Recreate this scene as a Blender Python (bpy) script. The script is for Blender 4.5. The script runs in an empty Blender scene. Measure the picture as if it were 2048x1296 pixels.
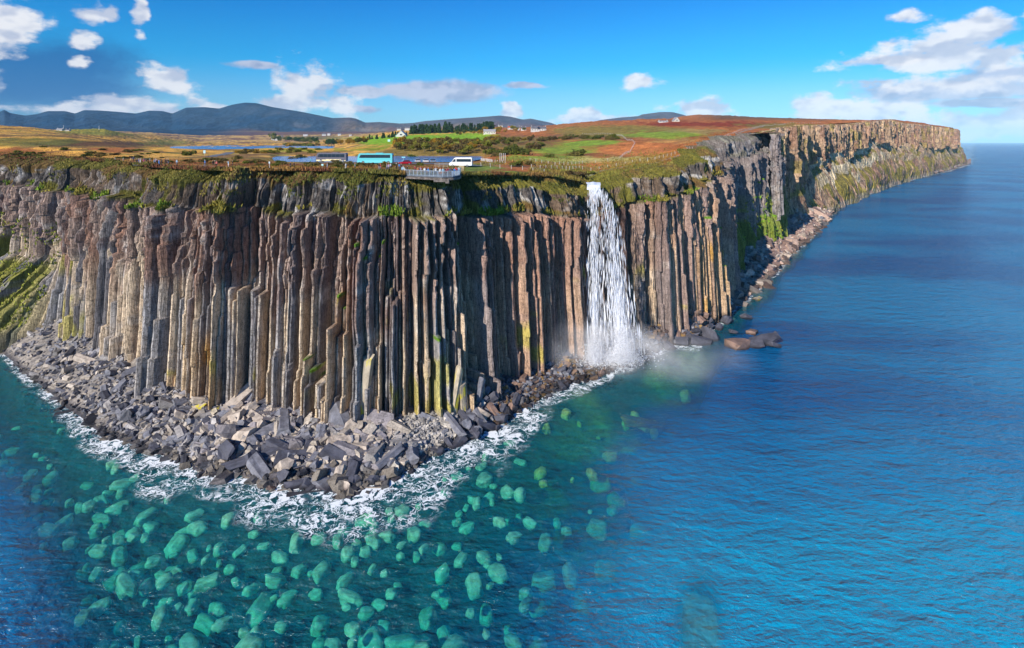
import bpy, bmesh, math, random
import numpy as np
from mathutils import Vector, Matrix, Euler
random.seed(7); rng = np.random.default_rng(7)
C = bpy.context.scene.collection
scene = bpy.context.scene
F = 1150.0; H = 62.0; HY = 283.0; CX = 1024.0

# ------------------------------------------------------------ camera
cam = bpy.data.cameras.new('camera'); camo = bpy.data.objects.new('camera', cam); C.objects.link(camo)
camo.location = (0, 0, H); camo.rotation_euler = (math.radians(90), 0, 0)
cam.sensor_width = 36; cam.lens = 36 * F / 2048; cam.shift_y = -(648 - HY) / 2048
cam.clip_start = 0.5; cam.clip_end = 200000
scene.camera = camo
scene.render.resolution_x = 1024; scene.render.resolution_y = 648
scene.view_settings.view_transform = 'Standard'; scene.view_settings.look = 'None'
scene.view_settings.exposure = 0.46; scene.view_settings.gamma = 1.0

# ------------------------------------------------------------ sun + world
SUN_AZ = math.radians(-144)      # compass style: direction TO the sun measured from +Y towards +X
SUN_EL = math.radians(29)
sd = Vector((math.sin(SUN_AZ) * math.cos(SUN_EL), math.cos(SUN_AZ) * math.cos(SUN_EL), math.sin(SUN_EL)))
sun = bpy.data.lights.new('sun', 'SUN'); sun.energy = 5.0; sun.angle = math.radians(0.5); sun.color = (1.0, 0.93, 0.82)
suno = bpy.data.objects.new('sun', sun); C.objects.link(suno)
suno.rotation_euler = sd.to_track_quat('Z', 'Y').to_euler(); suno.location = (-80, -120, 200)

W = bpy.data.worlds.new('World'); scene.world = W; W.use_nodes = True
nt = W.node_tree; nt.nodes.clear()
def N(t, tree=None, **k):
    n = (tree or nt).nodes.new(t)
    for a, b in k.items(): setattr(n, a, b)
    return n
def L(a, b, tree=None): (tree or nt).links.new(a, b)
def M(op, a, b=None, c=None, tree=None, clamp=False):
    n = N('ShaderNodeMath', tree, operation=op); n.use_clamp = clamp
    for i, v in enumerate((a, b, c)):
        if v is None: continue
        if isinstance(v, (int, float)): n.inputs[i].default_value = v
        else: L(v, n.inputs[i], tree)
    return n.outputs[0]
def VM(op, a, b=None, tree=None):
    n = N('ShaderNodeVectorMath', tree, operation=op)
    for i, v in enumerate((a, b)):
        if v is None: continue
        if isinstance(v, (tuple, list)): n.inputs[i].default_value = v
        else: L(v, n.inputs[i], tree)
    return n.outputs['Value'] if op in ('LENGTH', 'DOT_PRODUCT') else n.outputs[0]
def SS(v, lo, hi, tree=None, a=0.0, b=1.0):
    n = N('ShaderNodeMapRange', tree, interpolation_type='SMOOTHSTEP')
    n.inputs[1].default_value = lo; n.inputs[2].default_value = hi; n.inputs[3].default_value = a; n.inputs[4].default_value = b
    L(v, n.inputs[0], tree); return n.outputs[0]
def MIXC(f, a, b, tree=None, bt='MIX'):
    n = N('ShaderNodeMix', tree, data_type='RGBA', blend_type=bt)
    if isinstance(f, (int, float)): n.inputs[0].default_value = f
    else: L(f, n.inputs[0], tree)
    for i, v in ((6, a), (7, b)):
        if isinstance(v, (tuple, list)): n.inputs[i].default_value = (*v, 1) if len(v) == 3 else v
        else: L(v, n.inputs[i], tree)
    return n.outputs[2]

sky = N('ShaderNodeTexSky', sky_type='NISHITA'); sky.sun_disc = False
sky.sun_elevation = SUN_EL; sky.sun_rotation = SUN_AZ
sky.altitude = 0; sky.air_density = 1.0; sky.dust_density = 0.1; sky.ozone_density = 3.0
tc = N('ShaderNodeTexCoord')
_sv = VM('ABSOLUTE', tc.outputs['Generated']); _s1 = N('ShaderNodeSeparateXYZ'); L(tc.outputs['Generated'], _s1.inputs[0]); _s2 = N('ShaderNodeSeparateXYZ'); L(_sv, _s2.inputs[0])
_cb = N('ShaderNodeCombineXYZ'); L(_s1.outputs[0], _cb.inputs[0]); L(_s1.outputs[1], _cb.inputs[1]); L(M('MAXIMUM', _s2.outputs[2], 0.004), _cb.inputs[2]); L(_cb.outputs[0], sky.inputs[0])
sp = N('ShaderNodeSeparateXYZ'); L(tc.outputs['Generated'], sp.inputs[0])
az = M('ARCTAN2', sp.outputs[0], sp.outputs[1]); el = M('ARCSINE', sp.outputs[2])
tint = MIXC(SS(el, -0.02, 0.07), (0.55, 0.88, 1.18), (0.40, 0.84, 1.24))
tint = MIXC(SS(el, 0.06, 0.14), tint, (0.07, 0.80, 1.28)); tint = MIXC(SS(el, 0.12, 0.30), tint, (0.02, 0.60, 1.30))
skyc = MIXC(1.0, sky.outputs[0], tint, bt='MULTIPLY')
cb = N('ShaderNodeCombineXYZ'); L(az, cb.inputs[0]); L(el, cb.inputs[1])
def fbmw(vec, scale, detail=6, rough=0.55, dist=0.0):
    n = N('ShaderNodeTexNoise', noise_dimensions='3D'); L(vec, n.inputs['Vector'])
    n.inputs['Scale'].default_value = scale; n.inputs['Detail'].default_value = detail
    n.inputs['Roughness'].default_value = rough; n.inputs['Distortion'].default_value = dist
    return n.outputs[0]
str_v = VM('MULTIPLY', cb.outputs[0], (1, 1.7, 1))
nA = fbmw(str_v, 17, 8, 0.6); 
nS = fbmw(str_v, 13, 3, 0.5); nB = fbmw(VM('ADD', str_v, (-0.010, 0.020, 0)), 13, 3, 0.5)
wn = N('ShaderNodeTexNoise'); wn.inputs['Scale'].default_value = 22; wn.inputs['Detail'].default_value = 4; L(str_v, wn.inputs['Vector'])
warp = VM('MULTIPLY', VM('SUBTRACT', wn.outputs['Color'], (0.5, 0.5, 0.5)), (0.03, 0.014, 0))
wv = VM('ADD', cb.outputs[0], warp)
def blob(cx, cy, rx, ry, base=True):
    u = (cx - CX) / F; v = (HY - cy) / F
    a = math.atan(u); e = math.atan(v / math.sqrt(1 + u * u))
    k = 1 / (1 + u * u)
    d = VM('SUBTRACT', wv, (a, e, 0)); d = VM('MULTIPLY', d, (F / (rx * k), F / (ry * math.sqrt(k)), 0))
    return M('SUBTRACT', 1.0, VM('LENGTH', d))
whites = [(10, 50, 105, 62), (190, 33, 42, 24), (225, 33, 26, 20), (280, 20, 20, 30), (277, 73, 22, 14), (160, 77, 40, 16),
          (157, 127, 20, 12), (335, 160, 62, 32), (600, 182, 62, 56), (635, 165, 48, 44), (560, 200, 40, 24), (685, 205, 34, 36), (300, 215, 130, 26), (160, 220, 130, 18), (440, 225, 80, 16),
          (1022, 222, 26, 24), (1170, 238, 90, 20), (1278, 168, 40, 18), (1400, 222, 75, 26), (1635, 220, 80, 36), (1740, 228, 110, 28),
          (1860, 88, 110, 34), (1890, 118, 190, 34), (1960, 55, 95, 32), (1900, 165, 220, 22), (1760, 165, 90, 14), (1820, 35, 40, 14), (1990, 130, 70, 22), (1950, 250, 170, 30), (2040, 240, 100, 34), (1840, 250, 80, 24), (2200, 200, 160, 60), (-120, 150, 120, 60), (2080, 30, 60, 22)]
greys = [(510, 130, 70, 10), (890, 183, 135, 26), (730, 182, 70, 14), (820, 178, 90, 18), (1900, 178, 240, 28), (1980, 205, 150, 12), (2010, 150, 120, 20), (730, 218, 40, 10), (1780, 120, 90, 12), (1050, 172, 50, 7)]
def vmax(lst):
    r = None
    for b in lst:
        v = blob(*b); r = v if r is None else M('MAXIMUM', r, v)
    return r
bw = vmax(whites); bg = vmax(greys)
nAc = M('MULTIPLY', M('SUBTRACT', nA, 0.5), 2.3)
dw = SS(M('ADD', M('MULTIPLY', bw, 1.3), M('MULTIPLY', nAc, 1.75)), -0.15, 0.68)
dg = SS(M('ADD', M('MULTIPLY', bg, 1.4), M('MULTIPLY', nAc, 0.8)), -0.15, 0.6)
relief = SS(M('SUBTRACT', nS, nB), -0.10, 0.05)
sun_side = M('ADD', M('MULTIPLY', relief, 0.75), M('MULTIPLY', SS(nA, 0.35, 0.65), 0.25))
SK = 9.0   # sky-radiance units under the 0.1 background strength
cw = MIXC(sun_side, (0.52 * SK, 0.58 * SK, 0.74 * SK), (1.0 * SK, 0.99 * SK, 1.0 * SK))
cg = MIXC(sun_side, (0.36 * SK, 0.40 * SK, 0.58 * SK), (0.70 * SK, 0.70 * SK, 0.82 * SK))
storm = blob(90, 155, 270, 95)
stf = M('MULTIPLY', SS(M('ADD', storm, M('MULTIPLY', nAc, 0.45)), -0.25, 0.6), 0.85)
skyc = MIXC(stf, skyc, (0.012 * SK, 0.13 * SK, 0.40 * SK))
skyc = MIXC(M('MULTIPLY', dg, 0.85), skyc, cg)
skyc = MIXC(M('MULTIPLY', dw, 0.93), skyc, cw)
bgn = N('ShaderNodeBackground'); bgn.inputs[1].default_value = 0.078; L(skyc, bgn.inputs[0])
wo = N('ShaderNodeOutputWorld'); L(bgn.outputs[0], wo.inputs[0])

# ------------------------------------------------------------ numeric helpers
def _h(ix, iy, iz, seed):
    h = (ix.astype(np.int64) * 374761393 + iy.astype(np.int64) * 668265263 + iz.astype(np.int64) * 2147483647 + seed * 1274126177) & 0xffffffff
    h = ((h ^ (h >> 13)) * 1274126177) & 0xffffffff
    h = ((h ^ (h >> 16)) * 2246822519) & 0xffffffff
    return ((h ^ (h >> 15)) & 0xffffff) / float(0xffffff)
def vn(x, y, z=None, seed=0):
    x = np.asarray(x, float); y = np.asarray(y, float) + 0 * x; x = x + 0 * y
    z = np.zeros_like(x) if z is None else np.asarray(z, float) + 0 * x
    xi, yi, zi = np.floor(x), np.floor(y), np.floor(z)
    fx, fy, fz = x - xi, y - yi, z - zi
    fx = fx * fx * (3 - 2 * fx); fy = fy * fy * (3 - 2 * fy); fz = fz * fz * (3 - 2 * fz)
    r = 0
    for dx in (0, 1):
        for dy in (0, 1):
            for dz in (0, 1):
                w = (fx if dx else 1 - fx) * (fy if dy else 1 - fy) * (fz if dz else 1 - fz)
                r = r + w * _h(xi + dx, yi + dy, zi + dz, seed)
    return r
def fbm(x, y, z=None, o=4, seed=0, g=0.5):
    r = 0; a = 1; t = 0; k = 1
    for i in range(o):
        r = r + a * vn(np.asarray(x) * k, np.asarray(y) * k, None if z is None else np.asarray(z) * k, seed + i * 17)
        t += a; a *= g; k *= 2.03
    return r / t          # 0..1
def sm(x, a, b):
    t = np.clip((np.asarray(x, float) - a) / (b - a), 0, 1); return t * t * (3 - 2 * t)
def mixc(a, b, t):
    t = np.asarray(t)[..., None]; return np.asarray(a) * (1 - t) + np.asarray(b) * t

def mesh_np(name, V, Fq, col=None, attrs=None, smooth=False):
    me = bpy.data.meshes.new(name)
    V = np.asarray(V, np.float32); Fq = np.asarray(Fq, np.int32)
    n = Fq.shape[1]
    me.vertices.add(len(V)); me.vertices.foreach_set('co', V.ravel())
    me.loops.add(Fq.size); me.loops.foreach_set('vertex_index', Fq.ravel())
    me.polygons.add(len(Fq)); me.polygons.foreach_set('loop_start', np.arange(0, Fq.size, n, dtype=np.int32))
    try: me.polygons.foreach_set('loop_total', np.full(len(Fq), n, np.int32))
    except Exception: pass
    me.polygons.foreach_set('use_smooth', np.full(len(Fq), smooth, bool))
    if col is not None:
        a = me.attributes.new('Col', 'FLOAT_COLOR', 'POINT')
        c = np.ones((len(V), 4), np.float32); c[:, :3] = np.clip(col, 0.002, 1); a.data.foreach_set('color', c.ravel())
    for k, v in (attrs or {}).items():
        a = me.attributes.new(k, 'FLOAT', 'POINT'); a.data.foreach_set('value', np.asarray(v, np.float32).ravel())
    me.update(calc_edges=True); me.validate()
    return me
def grid_faces(nr, nc):
    i = np.arange(nr - 1)[:, None] * nc + np.arange(nc - 1)[None, :]
    return np.stack([i, i + 1, i + nc + 1, i + nc], -1).reshape(-1, 4)
def obj(name, me, mat=None, parent=None):
    o = bpy.data.objects.new(name, me); C.objects.link(o)
    if mat is not None:
        me.materials.clear() if len(me.materials) else None
        me.materials.append(mat)
    if parent: o.parent = parent
    return o
def struct(o): o['kind'] = 'structure'; return o
def stuff(o): o['kind'] = 'stuff'; return o
def tag(o, label, cat, group=None):
    o['label'] = label; o['category'] = cat
    if group: o['group'] = group
    return o
def empty(name, loc, rz=0.0):
    o = bpy.data.objects.new(name, None); C.objects.link(o); o.location = loc; o.rotation_euler = (0, 0, rz)
    o.empty_display_size = 0.3
    return o
def bm_obj(name, bm, mat, parent=None, smooth=False):
    me = bpy.data.meshes.new(name); bm.normal_update(); bm.to_mesh(me); bm.free()
    if smooth:
        me.polygons.foreach_set('use_smooth', [True] * len(me.polygons))
    return obj(name, me, mat, parent)

# ------------------------------------------------------------ materials
MATS = {}
def pmat(name, col, rough=0.6, metal=0.0, spec=0.5, noise=0.0, nscale=5.0, bump=0.0, alpha=None):
    if name in MATS: return MATS[name]
    m = bpy.data.materials.new(name); m.use_nodes = True; t = m.node_tree
    b = t.nodes['Principled BSDF']
    b.inputs['Base Color'].default_value = (*col, 1); b.inputs['Roughness'].default_value = rough
    b.inputs['Metallic'].default_value = metal; b.inputs['Specular IOR Level'].default_value = spec
    if noise or bump:
        g = N('ShaderNodeTexCoord', t); n = N('ShaderNodeTexNoise', t); L(g.outputs['Object'], n.inputs['Vector'], t)
        n.inputs['Scale'].default_value = nscale; n.inputs['Detail'].default_value = 5
        if noise:
            f = SS(n.outputs[0], 0.3, 0.7, t, 1 - noise, 1 + noise)
            L(MIXC(1.0, col, f, t, 'MULTIPLY'), b.inputs['Base Color'], t)
        if bump:
            bp = N('ShaderNodeBump', t); bp.inputs['Strength'].default_value = bump; bp.inputs['Distance'].default_value = 0.1
            L(n.outputs[0], bp.inputs['Height'], t); L(bp.outputs[0], b.inputs['Normal'], t)
    MATS[name] = m; return m
def vcmat(name, rough=0.9, scales=(0.6, 4.0), amp=0.25, bump=0.5, bdist=0.3, zstretch=1.0, spec=0.2, coord='Object'):
    m = bpy.data.materials.new(name); m.use_nodes = True; t = m.node_tree
    b = t.nodes['Principled BSDF']; b.inputs['Roughness'].default_value = rough; b.inputs['Specular IOR Level'].default_value = spec
    a = N('ShaderNodeAttribute', t); a.attribute_name = 'Col'
    g = N('ShaderNodeNewGeometry', t) if coord == 'World' else N('ShaderNodeTexCoord', t)
    src = g.outputs['Position'] if coord == 'World' else g.outputs['Object']
    v = VM('MULTIPLY', src, (1, 1, zstretch), t)
    n1 = N('ShaderNodeTexNoise', t); L(v, n1.inputs['Vector'], t); n1.inputs['Scale'].default_value = scales[0]; n1.inputs['Detail'].default_value = 6; n1.inputs['Roughness'].default_value = 0.65
    n2 = N('ShaderNodeTexNoise', t); L(v, n2.inputs['Vector'], t); n2.inputs['Scale'].default_value = scales[1]; n2.inputs['Detail'].default_value = 4; n2.inputs['Roughness'].default_value = 0.7
    s = M('ADD', M('MULTIPLY', n1.outputs[0], 0.5, tree=t), M('MULTIPLY', n2.outputs[0], 0.5, tree=t), tree=t)
    f = SS(s, 0.36, 0.64, t, 1 - amp, 1 + amp)
    L(MIXC(1.0, a.outputs['Color'], f, t, 'MULTIPLY'), b.inputs['Base Color'], t)
    if name in ('basalt', 'far_basalt'):
        q = .18 if name == 'basalt' else .05; vj = VM('MULTIPLY', src, (3 * q, 3 * q, 5 * q), t); nj = N('ShaderNodeTexNoise', t); nj.inputs['Scale'].default_value = 1; nj.inputs['Detail'].default_value = 5; nj.inputs['Roughness'].default_value = .65; L(vj, nj.inputs['Vector'], t)
        vk = VM('MULTIPLY', src, (12 * q, 12 * q, .7 * q), t); nk = N('ShaderNodeTexNoise', t); nk.inputs['Scale'].default_value = 1; nk.inputs['Detail'].default_value = 3; L(vk, nk.inputs['Vector'], t)
        jl = M('MULTIPLY', SS(M('ABSOLUTE', M('SUBTRACT', nj.outputs[0], .5, tree=t), tree=t), 0, .022, t, .30, 1), SS(M('ABSOLUTE', M('SUBTRACT', nk.outputs[0], .5, tree=t), tree=t), 0, .035, t, .45, 1), tree=t)
        s = M('MULTIPLY', s, M('ADD', M('MULTIPLY', jl, .3, tree=t), .7, tree=t), tree=t)
        L(MIXC(1.0, MIXC(1.0, a.outputs['Color'], f, t, 'MULTIPLY'), jl, t, 'MULTIPLY'), b.inputs['Base Color'], t)
    bp = N('ShaderNodeBump', t); bp.inputs['Strength'].default_value = bump; bp.inputs['Distance'].default_value = bdist
    L(s, bp.inputs['Height'], t); L(bp.outputs[0], b.inputs['Normal'], t)
    return m
M_CLIFF = vcmat('basalt', 0.85, (0.8, 4.0), 0.40, 1.0, 0.45, zstretch=0.16)
M_FARCLIFF = vcmat('far_basalt', 0.9, (0.2, 0.9), 0.5, 1.0, 1.5, zstretch=0.2)
M_LAND = vcmat('moorland', 0.95, (0.12, 1.1), 0.45, 1.0, 0.9)
M_HILL = vcmat('hill_heath', 0.95, (0.004, 0.02), 0.35, 1.0, 30.0, spec=0.1)
M_BEACH = vcmat('shingle', 0.85, (0.7, 3.0), 0.5, 1.0, 0.5)
M_ROCKS = vcmat('loose_rock', 0.8, (0.6, 3.0), 0.4, 0.6, 0.2)
M_VEG = vcmat('heath_blades', 0.9, (0.3, 2.0), 0.35, 0.0, 0.1)

# ------------------------------------------------------------ plan of the coast, in (bearing column, distance ahead)
def PX(px, d): return (px - CX) / F * d
wall_k = np.array([(-900, 700), (-600, 470), (-350, 330), (-150, 250), (0, 214), (70, 199), (140, 178), (200, 159), (260, 143), (350, 131), (430, 127), (560, 129),
    (640, 127), (720, 122), (800, 122), (860, 125), (905, 127), (950, 134), (1000, 141), (1060, 151), (1120, 158), (1165, 164), (1185, 171), (1255, 177),
    (1285, 178), (1305, 177), (1380, 190), (1428, 208), (1440, 226), (1452, 262), (1480, 300), (1530, 345), (1545, 372), (1600, 450), (1640, 530), (1700, 660),
    (1740, 760), (1780, 880), (1850, 1150), (1915, 1550), (1916, 1650), (1890, 1900), (1850, 2300)], float)
ztop_k = np.array([(-900, 70), (-600, 62), (-300, 58), (0, 55.5), (200, 55.7), (260, 55.2), (430, 55.2), (600, 55.2), (720, 55.0), (800, 54.6), (918, 53.8), (1000, 53.2), (1100, 52),
    (1160, 49.8), (1180, 47.8), (1200, 48.0), (1225, 50), (1270, 52.5), (1340, 53.6), (1400, 55.8), (1440, 59), (1475, 64), (1530, 67.2), (1560, 70.5), (1600, 74), (1640, 77),
    (1700, 81), (1750, 90), (1780, 95), (1810, 94), (1850, 95), (1885, 93.5), (1915, 93), (1960, 93)], float)
shore_k = np.array([(-900, 560), (-600, 385), (-300, 268), (-150, 214), (0, 170), (60, 151), (120, 137), (200, 122), (300, 115), (420, 108.5), (560, 104.5), (700, 102.5), (800, 107), (900, 117),
    (1000, 126), (1080, 139), (1150, 149), (1220, 154), (1290, 168), (1340, 175), (1400, 181), (1440, 205), (1480, 224), (1540, 263), (1600, 340), (1640, 410),
    (1680, 553), (1720, 637), (1780, 801), (1850, 1033), (1900, 1230), (1935, 1517), (1944, 1640), (1930, 2000)], float)
seg = []
for i in range(len(wall_k) - 1):
    (a, da), (b, db) = wall_k[i], wall_k[i + 1]
    pa = np.array([PX(a, da), da]); pb = np.array([PX(b, db), db])
    n = max(2, int(np.hypot(*(pb - pa)) / 0.5)); t = np.linspace(0, 1, n, endpoint=False)
    seg.append(pa[None] * (1 - t[:, None]) + pb[None] * t[:, None])
WP = np.concatenate(seg)
def gsm(a, k):
    w = np.exp(-0.5 * (np.arange(-3 * k, 3 * k + 1) / k) ** 2); w /= w.sum()
    p = np.pad(a, (3 * k, 3 * k), mode='edge'); return np.convolve(p, w, mode='valid')
WP = np.stack([gsm(WP[:, 0], 7), gsm(WP[:, 1], 7)], 1)
ds = np.hypot(*np.diff(WP, axis=0).T); WS = np.concatenate([[0], np.cumsum(ds)])
TG = np.gradient(WP, axis=0); TG /= np.linalg.norm(TG, axis=1)[:, None]
TGs = np.stack([gsm(TG[:, 0], 16), gsm(TG[:, 1], 16)], 1); TGs /= np.linalg.norm(TGs, axis=1)[:, None]
NRM = np.stack([TGs[:, 1], -TGs[:, 0]], 1)
WPX = CX + F * WP[:, 0] / WP[:, 1]
iend = int(np.argmax(WPX)); 
def s_of_px(px): return np.interp(px, np.maximum.accumulate(WPX[:iend + 1]), WS[:iend + 1])
def curve(s):
    return np.stack([np.interp(s, WS, WP[:, 0]), np.interp(s, WS, WP[:, 1])], -1), np.stack([np.interp(s, WS, NRM[:, 0]), np.interp(s, WS, NRM[:, 1])], -1), np.stack([np.interp(s, WS, TGs[:, 0]), np.interp(s, WS, TGs[:, 1])], -1)
def px_of(s): return np.interp(s, WS, WPX)
def inset_d(px, inset):
    q = WP - NRM * inset; qx = CX + F * q[:, 0] / q[:, 1]
    m = slice(0, iend + 1); return np.interp(px, np.maximum.accumulate(qx[m]), q[m, 1])

# ------------------------------------------------------------ terrain height, layers of ridges and hollows going inland
G = np.arange(-900, 2000, 2.0)
def li(tab): a = np.array(tab, float); return np.interp(G, a[:, 0], a[:, 1])
def yz(D, tab): return H - (li(tab) - HY) / F * D
E0 = inset_d(G, 9.0); Z0 = li(ztop_k)
EA = E0 + 40
ZA = li([(-900, 72), (-500, 62), (0, 57), (200, 55.5), (300, 55.0), (400, 55.0), (900, 54.5), (960, 54.3), (1040, 54.2), (1120, 53.6), (1180, 51.4), (1260, 54.2), (1340, 57), (1400, 60.5), (1440, 64.5), (1475, 67), (1530, 70.5), (1640, 80), (1780, 97), (1915, 95), (2000, 93)])
DB = li([(-900, 800), (-600, 560), (-200, 340), (0, 305), (200, 290), (1300, 300), (1400, 335), (1450, 410), (1530, 490), (1640, 660), (1780, 1040), (1850, 1350), (1915, 1700), (2000, 1750)])
ZB = yz(DB, [(-900, 240), (-200, 272), (0, 284), (100, 290), (200, 300), (300, 306), (400, 309), (480, 309.5), (540, 312), (560, 319), (900, 319), (955, 317), (985, 309), (1040, 305), (1120, 310), (1200, 309), (1280, 303), (1340, 291), (1400, 275), (1450, 262), (1530, 255), (1640, 246), (1780, 240), (1850, 248), (1915, 259), (2000, 262)])
DC = DB + 68
ZC = yz(DC, [(-900, 230), (0, 268), (100, 274), (200, 286), (300, 293), (380, 297), (430, 298), (640, 297.5), (700, 296.5), (760, 293), (800, 290), (880, 287), (960, 290), (1040, 296), (1120, 296), (1200, 286), (1280, 279), (1350, 268), (1400, 262), (1450, 252), (1530, 250), (1640, 244), (1780, 240), (1850, 248), (1915, 259), (2000, 263)])
DC2 = DC + 55
ZC2 = yz(DC2, [(-900, 230), (0, 262), (100, 269), (200, 281), (260, 292), (320, 301), (370, 308), (660, 308), (700, 300), (760, 291), (800, 288), (880, 285), (960, 287), (1040, 288), (1120, 284), (1200, 276), (1280, 268), (1350, 258), (1400, 255), (1450, 247), (1530, 247), (1640, 243.5), (1780, 241), (1850, 249), (1915, 260), (2000, 264)])
DD = np.maximum(700, DC2 + 150)
ZD = yz(DD, [(-900, 230), (-100, 248), (0, 251), (60, 255), (110, 262), (150, 268), (210, 279), (270, 289), (330, 297), (350, 299), (660, 299), (680, 294), (700, 289), (760, 284), (800, 280), (880, 277), (960, 275), (1040, 272), (1120, 262), (1200, 252), (1280, 247), (1350, 243), (1400, 243), (1450, 243), (1530, 244), (1640, 242), (1780, 242), (1850, 250), (1915, 261), (2000, 266)])
DE = DD + 420
ZE = yz(DE, [(-900, 240), (0, 257), (90, 262), (140, 260), (165, 258), (210, 258), (240, 266), (290, 278), (350, 292), (670, 292), (700, 284), (760, 276), (800, 270), (880, 268), (960, 264), (1040, 258), (1120, 250), (1200, 243), (1280, 241), (1350, 240), (1400, 238), (1450, 237), (1530, 240), (1640, 242), (1780, 243), (1850, 252), (1915, 264), (2000, 270)])
DF = np.maximum(2050, DE + 500)
ZF = yz(DF, [(-900, 250), (0, 263), (200, 267), (300, 269), (400, 284.5), (640, 284), (700, 276), (800, 262), (880, 259), (960, 256), (1040, 257), (1120, 257), (1200, 250), (1300, 246), (1370, 234), (1400, 231), (1450, 233), (1500, 236), (1600, 239), (1700, 241), (1780, 244), (1850, 255), (1915, 268), (2000, 275)])
DG = DF + 1500
ZG = yz(DG, [(-900, 250), (0, 259), (200, 262), (300, 266), (400, 271), (560, 271), (640, 270), (720, 268), (800, 264), (1000, 262), (1300, 262), (1400, 250), (1600, 252), (1780, 258), (1915, 275), (2000, 280)])
LD = np.stack([E0, EA, DB, DC, DC2, DD, DE, DF, DG]); LZ = np.stack([Z0, ZA, ZB, ZC, ZC2, ZD, ZE, ZF, ZG])
def T(px, d, noise=True):
    px = np.asarray(px, float); d = np.asarray(d, float) + 0 * px; px = px + 0 * d
    g = np.clip((px - G[0]) / 2.0, 0, len(G) - 1.001); i = g.astype(int); f = g - i
    D = LD[:, i] * (1 - f) + LD[:, i + 1] * f; Z = LZ[:, i] * (1 - f) + LZ[:, i + 1] * f
    z = Z[0].copy()
    for k in range(len(D) - 1):
        t = np.clip((d - D[k]) / (D[k + 1] - D[k]), 0, 1)
        t = 0.35 * t + 0.65 * t * t * (3 - 2 * t)
        z = np.where(d > D[k], Z[k] * (1 - t) + Z[k + 1] * t, z)
    if noise:
        X = PX(px, d)
        amp = np.clip((d - D[0]) / 120, 0.12, 1) * np.clip(d / 500, 0.5, 3.0)
        flat = sm(px, 540, 600) * (1 - sm(px, 940, 980)) * (1 - sm(d, 235, 300))
        n = (fbm(X / 34, d / 34, o=4, seed=3) - 0.5) * 3.2 + (fbm(X / 7, d / 7, o=3, seed=9) - 0.5) * 1.1
        z = z + n * amp * (1 - 0.93 * flat) * (0.35 + 0.65 * sm(d, D[0], D[0] + 60))
        z = np.where((z < 54.4) & (z > 50) & (px > 345) & (px < 985) & (d > 225) & (d < 2000), z, z)
    return z
def TXY(X, Y): return T(CX + F * X / Y, Y)
def hit(px, y, dmin=None, dmax=6000):
    a = float(np.interp(px, G, E0)) if dmin is None else dmin
    d = np.exp(np.linspace(math.log(a), math.log(dmax), 900))
    z = T(np.full_like(d, px), d); r = H - (y - HY) / F * d
    k = np.argmax(r <= z)
    if not (r <= z).any():
        k = int(np.argmin(np.abs(r - z)))
    d0 = float(d[k]); return Vector((PX(px, d0), d0, float(z[k])))
def at(px, d): return Vector((PX(px, d), d, float(T(px, d))))
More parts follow.
